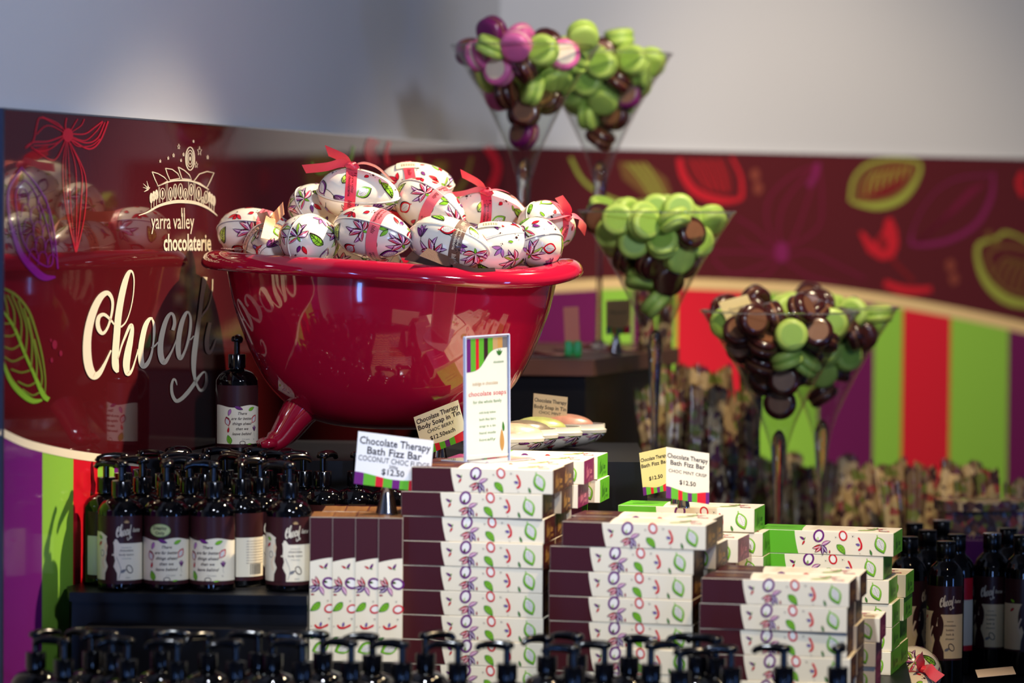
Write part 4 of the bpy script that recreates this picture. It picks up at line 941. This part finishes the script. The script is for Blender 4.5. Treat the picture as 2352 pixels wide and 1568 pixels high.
# ================================================================ PRICE CARDS AND NOZZLES
steel = mat('nozzle_steel', (170, 172, 180), 0.16, metal=1.0, noise=0.08, nscale=60)
kraft = (244, 232, 206)
def card(TLp, TRp, BLp, D, lines, label, dD=(0, 0, 0), tone=kraft, stripes_=True, name='price_card', blank=False, bottom=.22):
    a, b, c = P(*TLp, D + dD[0]), P(*TRp, D + dD[1]), P(*BLp, D + dD[2])
    X = b - a; Yv = a - c; n = X.cross(Yv).normalized()
    if n.y > 0: n = -n
    w, h = X.length * 1000, Yv.length * 1000
    mb = MB(); m = ink('card%d_%d' % tone[:2], tone)
    q = n * -.0008; d_ = c + X
    vs = [c, d_, b, a, c + q, d_ + q, b + q, a + q]
    mb.add(vs, [[0, 1, 2, 3], [7, 6, 5, 4], [0, 4, 5, 1], [1, 5, 6, 2], [2, 6, 7, 3], [3, 7, 4, 0]], m, False)
    A = Art()
    if stripes_:
        bs = [0, .12, .28, .38, .5, .6, .72, .92, 1]; cs = ['purple', 'bgreen', 'red', 'bgreen', 'purple', 'bgreen', 'red', 'purple']
        top = lambda t: h * (bottom + .035 * cos(t * 2 * pi * .95))
        for (t0, t1), cc in zip(zip(bs, bs[1:]), cs):
            ts = [t0 + (t1 - t0) * k / 5 for k in range(6)]
            A.strip([(w * t, 0) for t in ts], [(w * t, top(t)) for t in ts], cc, 1)
    if not blank:
        for st_, x, y, sz, bd in lines:
            _, _, tw = text_mesh(st_, bd); s_ = sz * h
            A.text(st_, w * x, h * y, s_, 'dark', 2, 'c', width=min(tw * s_, w * .94), bold=bd)
    A.map_to(mb, lambda u, v, L: c + X * (u / w) + Yv * (v / h) + n * (.0002 + .0001 * L), False)
    return tag(mb.build(name), label, 'price card', 'price cards in piping nozzles')
def nozzle(px, D, z, h, r, label, slit=True):
    mb = MB(); p = PZ(px, D, z)
    mb.lathe([(r, 0), (r * 1.02, .001), (r * .98, .003), (r * .80, h * .35), (r * .52, h * .7), (r * .30, h * .93), (r * .22, h)], steel, 32, cap=False)
    mb.lathe([(r * .93, .0005), (r * .76, h * .35), (r * .48, h * .7), (r * .18, h)], steel, 32, cap=False)
    for k in range(6):
        a = 2 * pi * k / 6; mb.tube([(r * .50 * cos(a), r * .50 * sin(a), h * .74), (r * .27 * cos(a), r * .27 * sin(a), h * 1.04)], [.0012, .0006], steel, 6)
    o = mb.build('piping_nozzle'); o.location = p; return tag(o, label, 'piping nozzle', 'steel piping nozzles holding price cards')
T = 'Chocolate Therapy'
card((823, 990), (996, 1012), (813, 1110), 4.40, [(T, .5, .78, .20, .012), ('Bath Fizz Bar', .5, .60, .20, .012), ('COCONUT CHOC FUDGE', .5, .46, .145, 0), ('200g', .5, .37, .09, 0), ('$12.50', .5, .24, .16, .015)],
     'white price card for coconut choc fudge bath fizz bars, at $12.50', dD=(0, .01, 0), tone=(240, 238, 236), bottom=.20)
nozzle(893, 4.425, .9158 + BL + .0005, .042, .0145, 'steel piping nozzle on the upright cartons holding the coconut card')
card((950, 958), (1052, 918), (974, 1047), 4.72, [(T, .5, .80, .17, .012), ('Body Soap in Tin', .5, .64, .17, .012), ('CHOC BERRY', .5, .49, .12, 0), ('$12.50each', .5, .30, .15, .010)],
     'cream price card tilted, for choc berry body soap in tin', dD=(0, .02, 0), bottom=.20)
nozzle(1014, 4.768, 1.15, .036, .0105, 'steel piping nozzle behind the left box stack holding the choc berry card')
card((1066, 925), (1118, 885), (1082, 1010), 4.78, [(T, .5, .80, .17, .012), ('Body Soap in Tin', .5, .64, .17, .012), ('ACAI', .5, .49, .12, 0)], 'cream price card mostly hidden behind the acrylic sign', bottom=.20)
card((1226, 903), (1304, 912), (1222, 985), 4.99, [(T, .5, .78, .15, .012), ('Body Soap in Tin', .5, .60, .15, .012), ('CHOC MINT', .5, .46, .11, 0)], 'cream price card standing behind the soap tins', tone=(236, 206, 150), bottom=.20)
card((1530, 1026), (1629, 1041), (1530, 1143), 4.50, [(T, .5, .80, .13, .012), ('Bath Fizz Bar', .5, .67, .13, .012), ('CHOC MINT CRISP', .5, .52, .09, 0), ('$12.50', .5, .31, .12, .015)], 'cream price card for choc mint crisp bath fizz bars', bottom=.20)
nozzle(1577, 4.545, LEDGE + 7 * (BH + .0004), .030, .0085, 'steel piping nozzle holding the choc mint crisp card'); nozzle(1561, 4.60, LEDGE + 7 * (BH + .0004), .030, .0085, 'steel piping nozzle behind the choc mint crisp nozzle')
card((1468, 1040), (1532, 1026), (1478, 1138), 4.62, [(T, .5, .78, .12, .012), ('Bath Fizz Bar', .5, .64, .12, .012), ('$12.50', .5, .32, .12, .015)], 'yellowish price card half hidden behind the choc mint crisp card', tone=(226, 206, 130), bottom=.16)
card((1650, 694), (1716, 676), (1678, 757), 5.42, [('Chocolate', .5, .6, .14, 0), ('Macaron', .5, .4, .14, 0)], 'tilted cream card tucked inside the front brown macaron glass', tone=(240, 218, 150), stripes_=False)
card((1392, 690), (1448, 688), (1392, 768), 5.72, [('Macaron', .5, .6, .14, 0)], 'tan price card on the wooden plinth top', tone=(222, 188, 120), bottom=.2)
card((2240, 1539), (2326, 1531), (2246, 1556), 4.86, [('Shower', .5, .5, .3, 0)], 'cream price card lying at the foot of the capped bottles', dD=(.0, .0, -.09), tone=(240, 214, 184), stripes_=False)
nozzle(1418, 5.74, PLZ, .042, .0105, 'steel piping nozzle on the wooden plinth top')
# orange card in a green clip block
mb = MB(); a = P(1316, 830, 5.62); a.z = PLZ
gb = mat('green_block', (40, 170, 70), 0.25, coat=.4)
for sgn in (-1, 1): mb.box((sgn * .0075 - .0065, -.007, 0), (sgn * .0075 + .0065, .007, .026), gb, .002)
mb.box((-.012, -.003, .004), (.012, .003, .018), gb)
e = mb.build('clip_block'); e.location = a; tag(e, 'green clip block on the wooden plinth top', 'card holder')
mb = MB(); mb.box((-.0125, -.0008, .022), (.0125, .0008, .082), mat('orange_card', (206, 110, 80), .5), .0003); o = mb.build('orange_card'); o.location = a; o.rotation_euler = (0, R(-3), 0); tag(o, 'orange card standing in the green clip block', 'card')

# ================================================================ ACRYLIC SIGN
acr = thin_glass('acrylic', (.97, .98, 1.0), 1.45, .03); acr_edge = mat('acrylic_edge', (176, 186, 214), .1, coat=.5)
sg = empty('acrylic_sign', (0, 0, 0)); sz0 = LEDGE + 9 * (BH + .0004) + .0004
c0 = PZ(1124, 4.515, sz0); sg.location = c0; sg.rotation_euler = (0, R(-1.2), R(50)); tag(sg, 'clear acrylic stand holding a tall striped leaflet on the left box stack', 'sign stand')
SW, SHt = .0445, .165
mb = MB(); mb.box((-SW, -.0022, .002), (SW, -.0014, SHt), acr); mb.box((-SW, .0014, .002), (SW, .0022, SHt), acr); mb.build('acrylic_panes', sg)
mb = MB()
for x in (-SW - .001, SW - .001): mb.box((x, -.0024, .001), (x + .002, .0024, SHt), acr_edge, .0004)
mb.box((-SW, -.0024, SHt - .001), (SW, .0024, SHt + .001), acr_edge, .0004); mb.build('acrylic_edge', sg)
mb = MB(); mb.box((-SW - .004, -.040, -.0006), (SW + .004, .040, .0018), mat('acrylic_base', (150, 150, 165), .08, coat=1.0), .0006); mb.build('base_plate', sg)
mb = MB(); mb.box((-SW + .003, -.0004, .003), (SW - .003, .0004, SHt - .002), ink('leaflet', (236, 238, 222)))
A = Art(); w = SW * 2000 - 6
bs = [0, .10, .22, .30, .42, .52, .64, .76, .88, 1]; cs = ['purple', 'bgreen', 'red', 'bgreen', 'choc', 'bgreen', 'tan', 'gold', 'grey']
topc = lambda t: 118 + 30 * (1 / (1 + math.exp(-(t - .45) * 12)))
for (t0, t1), cc in zip(zip(bs, bs[1:]), cs):
    ts = [t0 + (t1 - t0) * k / 4 for k in range(5)]; A.strip([(w * t, topc(t)) for t in ts], [(w * t, 162) for t in ts], cc, 1)
A.text('indulge in chocolate', w * .45, 100, 7, 'tan', 2, 'c', width=w * .62); A.text('chocolate soaps', w * .5, 86, 9, 'red', 2, 'c', width=w * .92); A.text('for the whole family', w * .5, 76, 6, 'dgreen', 2, 'c', width=w * .7)
for k, s_ in enumerate(['rich body lotion', 'bath fizz bars', 'soap in a tin', 'hand made', 'locally']): A.text(s_, w * .5, 62 - k * 9, 5, 'dgreen', 2, 'c', width=w * .4)
for k in range(4): A.leaf(w * .8, 138, .8 + k * .5, 9, 3, 'dgreen', 2, None)
A.text('chocolaterie', w * .78, 128, 5, 'dgreen', 2, 'c', width=w * .25); A.leaf(w * .86, 10, 1.6, 30, 9, 'gold', 2, None); A.leaf(w * .9, 36, 1.7, 14, 5, 'dgreen', 2, None)
A.map_to(mb, lambda u, v, L: Vector((-SW + .003 + u / 1000, -.0005 - .0001 * L, v / 1000)), False); mb.build('leaflet', sg)

# ================================================================ SOAP TINS
tin_in = mat('tin_inside', (190, 186, 170), .25, metal=.6); tin_lip = mat('tin_lip', (226, 220, 200), .3)
def make_soap_tin(seed):
    e = empty('soap_tin'); mb = egg_half(False, seed); o = mb.build('printed_shell', e)
    mb = MB(); q = []
    for i in range(65):
        a = 2 * pi * i / 64; x = EA * cos(a); q.append((x, egg_r(x) * (1 if sin(a) >= 0 else -1), 0))
    prof = [(1.015, -.004), (1.03, .002), (1.0, .003), (.985, .004), (.985, .013), (.960, .013), (.960, -.002)]
    mb.grid(lambda u, v: (lambda p, k: Vector((p[0] * k[0], p[1] * k[0], k[1])))(q[int(round(u * 64)) % 64], prof[int(round(v * 6))]), 64, 6, tin_lip, closeu=True)
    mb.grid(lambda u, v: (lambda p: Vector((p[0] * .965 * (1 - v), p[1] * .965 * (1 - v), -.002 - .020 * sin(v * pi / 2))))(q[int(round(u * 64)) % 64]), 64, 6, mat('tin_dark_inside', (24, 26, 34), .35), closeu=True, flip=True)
    auto_sharp(mb.build('rim', e)); return e
def make_soap(c1, name='soap_bar', n=0.25):
    m = mat('soap_' + str(c1[0]), c1, .32, noise=.6, nscale=60, coat=.2, bump=.2)
    mb = MB()
    def fn(u, v):
        t = pi * (1 - u); a = 2 * pi * v; x = EA * .86 * cos(t); r = egg_r(x / .86) * .84 * (1 + .02 * sin(9 * a))
        return Vector((x, r * cos(a), r * sin(a) * .92))
    mb.grid(fn, 36, 32, m, flip=True); return mb.build(name)
STN = make_soap_tin(3)
for px, rimy, D, yaw, col_, dx, dz, lab, sl in [
    (1158, 1026, 4.785, 4, (226, 176, 150), .018, .010, 'open egg tin nearest the acrylic sign holding a pale pink soap', 'pale pink oval soap in the nearest open tin'),
    (1192, 1012, 4.86, 8, (120, 108, 92), .010, .010, 'open egg tin with dark interior behind the nearest soap tin', 'dark marbled oval soap behind the pale pink one'),
    (1248, 1004, 4.925, -6, (168, 176, 104), -.004, .012, 'open egg tin holding a green soap', 'green marbled oval soap in an open tin'),
    (1305, 998, 5.0, -10, (196, 140, 120), .0, .012, 'open egg tin furthest right holding a ribbed pink soap', 'ribbed dusty pink oval soap in the rightmost tin')]:
    p = PZ(px, D, 1.15 + .0275)
    inst(STN, p, (0, 0, R(yaw)), lab, 'soap tin', 'open soap tins beside the bathtub').scale = (1, 1, .75)
    o = make_soap(col_); o.location = p + Vector((dx, 0, dz * .4)); o.rotation_euler = (0, R(-3), R(yaw + 6)); o.scale = (.80, .80, .66); tag(o, sl, 'soap', 'soaps in open tins')

# round dark-lidded tin behind the boxes
e = empty('cosmetic_jar', PZ(1435, 4.86, 1.082)); tag(e, 'round jar with dark lid and gold top behind the middle box stack', 'jar')
mb = MB(); mb.lathe([(.023, 0), (.0245, .001), (.0245, .026), (.023, .027)], ink('jarlabel', (220, 190, 160), 'label'), 32); auto_sharp(mb.build('jar_body', e))
mb = MB(); mb.lathe([(.025, .027), (.0262, .028), (.0262, .047), (.025, .048)], blk2, 32); auto_sharp(mb.build('lid', e))
mb = MB(); mb.lathe([(.0235, .0481), (.0235, .0488)], mat('gold_lid', (220, 196, 120), .35, metal=.3), 32); mb.build('lid_label', e)

# ================================================================ GIANT MARTINI GLASSES
gls = thin_glass('clear_glass', (.97, .98, .97), 1.5, .01); stem_g = solid_glass('stem_glass')
GH, GR, GC = .525, .1265, .185           # height, rim radius, cone depth
def make_martini():
    e = empty('martini_glass'); za = GH - GC
    outer = [(.008, za - .115), (.0095, za - .08), (.013, za - .045), (.020, za - .015), (.034, za + .022), (GR * .55, za + GC * .44 + .012), (GR, GH)]
    q = smooth_pts(outer, 6)
    mb = MB(); mb.lathe(q[6:], gls, 64, cap=False)
    mb.lathe([(max(r - .0022, .001), z + .001) for r, z in q[10:]], gls, 64, cap=False)
    mb.tube([(GR * cos(2 * pi * i / 64) - 0, GR * sin(2 * pi * i / 64), GH) for i in range(65)], .0016, stem_g, 6, False); mb.build('bowl', e)
    mb = MB(); mb.lathe(smooth_pts([(.006, .012), (.0055, .06), (.0055, .15), (.0065, za - .13), (.0085, za - .09), (.0105, za - .055), (.0118, za - .035), (.0105, za - .018), (.006, za - .008), (.001, za - .004)], 4), stem_g, 32); mb.build('stem', e)
    mb = MB(); mb.lathe(smooth_pts([(.080, 0), (.082, .0015), (.078, .003), (.045, .005), (.016, .010), (.008, .018), (.004, .019)], 4), stem_g, 48); mb.build('foot', e)
    return e
MG = make_martini()
def macaron_mesh(c, c2):
    mb = MB(); r = .0262; h = .0145
    prof = [(.0, -h), (r * .62, -h * 1.0), (r * .84, -h * .94), (r * .97, -h * .72), (r, -h * .38), (r * .98, -h * .16)]
    full = prof + [(r * .95, -h * .14), (r * .95, h * .14)] + [(a, -b) for a, b in reversed(prof)]
    n = 24; vs = []
    for a, z in full: vs += [(a * cos(2 * pi * i / n), a * sin(2 * pi * i / n), z) for i in range(n)]
    f1 = []; f2 = []
    for j in range(len(full) - 1):
        for i in range(n): (f2 if j == 6 else f1).append([j * n + i, j * n + (i + 1) % n, (j + 1) * n + (i + 1) % n, (j + 1) * n + i])
    mb.add(vs, f1, c); mb.add(vs, f2, c2)
    mb.add([(r * .66 * cos(2 * pi * i / 20), r * .66 * sin(2 * pi * i / 20), h * 1.02) for i in range(20)], [list(range(20))], c2, False)
    return mb.build('macaron')
mg_ = mat('macaron_green', (182, 212, 100), .45, coat=.1); mbn = mat('macaron_brown', (66, 26, 24), .22, coat=.5); mpk = mat('macaron_pink', (226, 110, 170), .35, coat=.2); mpu = mat('macaron_purple', (112, 20, 90), .3, coat=.3)
mcr = mat('macaron_cream', (128, 84, 58), .35)
MC = {'green': macaron_mesh(mg_, mat('macaron_green_mid', (146, 186, 74), .5)), 'brown': macaron_mesh(mbn, mcr), 'pink': macaron_mesh(mpk, mat('macaron_white', (240, 220, 200), .4)), 'purple': macaron_mesh(mpu, mcr)}
def pack(n, seed, heap):
    """settle n balls in the cone (local coordinates, cone apex region at z = za)"""
    r = random.Random(seed); za = GH - GC; rad = .0228; slope = GR / GC; sn = math.sin(math.atan(slope)); cs_ = math.cos(math.atan(slope)); pts = []
    for i in range(n):
        z = za + GC * (0.18 + .95 * (i + .5) / n); q = max(0.005, (z - za) * slope - rad * 1.3); a = r.uniform(0, 2 * pi); rr = q * math.sqrt(r.random())
        pts.append([rr * cos(a), rr * sin(a), z])
    for it in range(260):
        g = .0007 if it < 200 else .0002
        for p in pts: p[2] -= g
        for i in range(n):
            a = pts[i]
            for j in range(i):
                b = pts[j]; dz = a[2] - b[2]
                if abs(dz) > 2 * rad: continue
                dx, dy = a[0] - b[0], a[1] - b[1]; d = math.sqrt(dx * dx + dy * dy + dz * dz)
                if d < 2 * rad and d > 1e-6:
                    k = (2 * rad - d) / d * .5; a[0] += dx * k; a[1] += dy * k; a[2] += dz * k; b[0] -= dx * k; b[1] -= dy * k; b[2] -= dz * k
        for p in pts:
            q = math.hypot(p[0], p[1]); pen = q * cs_ - (p[2] - za - .006) * sn + rad * .72 + .0025
            if pen > 0 and (p[2] < GH + .03):
                k = pen; ux, uy = (p[0] / q, p[1] / q) if q > 1e-5 else (0, 0); p[0] -= ux * cs_ * k; p[1] -= uy * cs_ * k; p[2] += sn * k
    return pts
GLS = [  # px of axis, depth, base z, label, colours, count, seed, where
 (1204, 5.62, PLZ + .0005, 'tall martini glass furthest left, heaped with mixed macarons', ['green', 'brown', 'green', 'purple', 'pink', 'green', 'brown', 'purple'], 42, 3, 'leftmost tall glass', -6),
 (1378, 5.87, PLZ + .0005, 'tall martini glass second from left, standing on the wooden plinth', ['green', 'green', 'brown', 'green', 'brown', 'purple'], 34, 5, 'second tall glass from left', 0),
 (1508, 5.485, .9725, 'martini glass of mostly green macarons right of the bathtub', ['green', 'green', 'green', 'brown', 'green', 'green'], 39, 8, 'glass right of the bathtub', 0),
 (1795, 5.44, TABLE + .0005, 'lower martini glass of mostly brown macarons with a cream card', ['brown', 'brown', 'green', 'brown', 'brown'], 38, 12, 'lower glass with the cream card', 0),
 (1893, 5.72, TABLE + .0005, 'rightmost martini glass, behind the one with the cream card', ['brown', 'green', 'brown', 'green', 'brown'], 37, 17, 'rightmost glass', 0)]
CN = {'green': 'bright green', 'brown': 'glossy dark brown', 'pink': 'pink', 'purple': 'dark purple'}
for px, D, z, lab, cols, n, seed, where, _ in GLS:
    p = PZ(px, D, z); g = inst(MG, p, (0, 0, seed), lab, 'glass', 'giant martini glasses'); sc_ = .968 if z > 1.2 else 1.0; g.scale = (sc_, sc_, sc_)
    r = random.Random(seed)
    for i, q in enumerate(pack(n, seed, 0)):
        c = r.choice(cols)
        inst(MC[c], p + Vector(q) * sc_, (r.uniform(-1.3, 1.3), r.uniform(-1.3, 1.3), r.uniform(0, 6)) if r.random() < .6 else (1.45, r.uniform(-.3, .3), r.uniform(-.7, .7)), f'{CN[c]} macaron in the {where}', 'macaron', f'{CN[c]} macarons in the {where}')

# ================================================================ CELLOPHANE GIFT BAGS
def bag_material(name, seed, base):
    m = bpy.data.materials.new(name); m.use_nodes = True; nt = m.node_tree; b = nt.nodes['Principled BSDF']; b.inputs['Roughness'].default_value = .25; b.inputs['Coat Weight'].default_value = .4
    tc = nt.nodes.new('ShaderNodeTexCoord'); mp = nt.nodes.new('ShaderNodeMapping'); mp.inputs['Location'].default_value = (seed, seed * .37, 0); vo = nt.nodes.new('ShaderNodeTexVoronoi'); vo.inputs['Scale'].default_value = 85
    nt.links.new(tc.outputs['Object'], mp.inputs[0]); nt.links.new(mp.outputs[0], vo.inputs['Vector'])
    sp = nt.nodes.new('ShaderNodeSeparateColor'); nt.links.new(vo.outputs['Color'], sp.inputs[0]); rp = nt.nodes.new('ShaderNodeValToRGB'); rp.color_ramp.interpolation = 'CONSTANT'
    cols = [(0, base), (.26, (100, 70, 56)), (.46, (140, 62, 56)), (.54, base), (.64, (104, 112, 50)), (.76, (62, 38, 36)), (.88, (176, 150, 106)), (.96, (96, 44, 74))]
    el = rp.color_ramp.elements
    while len(el) < len(cols): el.new(.5)
    for e_, (t, c) in zip(el, cols): e_.position = t; e_.color = (lin(c[0]), lin(c[1]), lin(c[2]), 1)
    nt.links.new(sp.outputs[0], rp.inputs[0]); nt.links.new(rp.outputs[0], b.inputs['Base Color'])
    bp = nt.nodes.new('ShaderNodeBump'); bp.inputs['Strength'].default_value = .5; bp.inputs['Distance'].default_value = .004; n2 = nt.nodes.new('ShaderNodeTexNoise'); n2.inputs['Scale'].default_value = 45
    nt.links.new(tc.outputs['Object'], n2.inputs['Vector']); nt.links.new(n2.outputs['Fac'], bp.inputs['Height']); nt.links.new(bp.outputs[0], b.inputs['Normal'])
    return m
def make_bag(seed, base, h=.235, w=.0185):
    r = random.Random(seed); m = bag_material('bag_print_%d' % seed, seed, base); e = empty('gift_bag'); mb = MB(); ph = r.uniform(0, 6)
    for sgn in (-1, 1):
        def fn(u, v):
            x = (u * 2 - 1); prof = min(1, v * 9) ** .5 * (1 - max(0, (v - .62) / .38) ** .8) ; t = .0145 * max(0, 1 - x * x) ** .5 * prof + .0012
            ww = w * (1 - .10 * sin(pi * v)) * (1 + .07 * sin(v * 3 + ph)); zz = v * h + (.004 * (1 if int(u * 20) % 2 else -1) if v > .99 else 0) + .006 * sin(ph + 2 * x) * v
            return Vector((x * ww + .006 * sin(v * 5 + ph), sgn * t + .004 * sin(4 * v + ph) + .003 * sin(x * 6 + ph) * v, zz))
        mb.grid(fn, 20, 18, m, flip=sgn > 0)
    mb.build('pouch', e)
    mb = MB(); win = mat('bag_window', (54, 22, 22), .3, coat=.4)
    mb.grid(lambda u, v: Vector(((v * .010) * cos(2 * pi * u) + .002, -.0178 + .004 * v * v, h * .30 + v * .020 * sin(2 * pi * u))), 24, 5, win, closeu=True, flip=True); mb.build('window_label', e)
    return e
BG = [make_bag(2, (156, 132, 94)), make_bag(5, (166, 148, 104)), make_bag(9, (112, 90, 66)), make_bag(13, (196, 172, 130))]
gk = 0
def bag(px, D, z, yaw, s, lab, group, i):
    o = inst(BG[i % 4], PZ(px, D, z), (R(rnd.uniform(-7, 2)), R(rnd.uniform(-5, 5)), R(yaw)), lab, 'gift bag', group); o.scale = (s, s, s); return o
for i, (px, D) in enumerate([(1500, 5.655), (1552, 5.66), (1604, 5.615), (1655, 5.62), (1708, 5.63), (1520, 5.745), (1573, 5.74), (1628, 5.71), (1680, 5.72), (1722, 5.745)]):
    bag(px, D, .9725, rnd.uniform(-16, 16), 1.12 if i > 4 else 1.0, f'floral gift bag on the black riser, {"front" if i < 5 else "back"} row, {ORD[i % 5]} from left', 'gift bags on the black riser', i)
for i, (px, D) in enumerate([(1792, 5.88), (1846, 5.89), (1903, 5.90), (1957, 5.88), (2028, 5.77), (2072, 5.71), (2122, 5.70), (2176, 5.72), (2232, 5.72), (2288, 5.70), (1770, 6.02), (1822, 6.03), (1878, 6.02), (1932, 6.03), (1986, 5.92), (2042, 5.88), (2098, 5.86), (2152, 5.88), (2208, 5.88), (2262, 5.88), (2346, 5.72)]):
    bag(px, D, TABLE, rnd.uniform(-16, 16), 1.04 + rnd.uniform(-.04, .07), f'floral gift bag on the table, {"front" if i < 10 else "back"} row, {ORD[i % 10] if i < 20 else "last"} from left', 'gift bags in the table rows', i)
# gift bags standing on the plinth's right side
for i, (px, D) in enumerate([(1482, 5.90), (1530, 6.02)]):
    bag(px, D, PLZ, 20 * i - 10, .82, f'floral gift bag on the wooden plinth top, {"left" if i == 0 else "right"} one', 'gift bags on the plinth', i + 3)
# pale patterned gift box and a purple box at the far right
mb = MB(); mb.box((-.075, -.03, 0), (.075, .03, .018), BG[3].children[0].data.materials[0], .001); o = mb.build('patterned_box_lid'); p = PZ(2268, 5.50, 0); o.location = (p.x, 5.50, 1.020); o.rotation_euler = (0, 0, R(8))
mb = MB(); mb.box((-.070, -.026, 0), (.070, .026, .205), bag_material('dark_print', 21, (58, 40, 34)), .001); q = mb.build('gift_box'); q.location = (p.x, 5.50, TABLE); q.rotation_euler = (0, 0, R(8)); tag(q, 'dark gift box with a pale patterned lid behind the capped bottles', 'box')
o.parent = q; o.location = (0, 0, .205); o.rotation_euler = (0, 0, 0); o.name = 'box_lid'
mb = MB(); mb.box((-.024, -.012, 0), (.024, .012, .150), mat('purple_pack', (96, 24, 104), .35, noise=.2, nscale=30, coat=.3), .002)
for k in range(8): mb.box((-.024 + k * .006, -.011, .150), (-.020 + k * .006, .011, .1545), mat('purple_pack', (96, 24, 104)), .0005)
o = mb.build('purple_pouch'); o.location = PZ(2248, 5.36, TABLE); o.rotation_euler = (0, 0, R(-8)); tag(o, 'purple pouch with a crimped top behind the silver-capped bottle', 'pouch'); o.scale = (1, 1, 1.15)
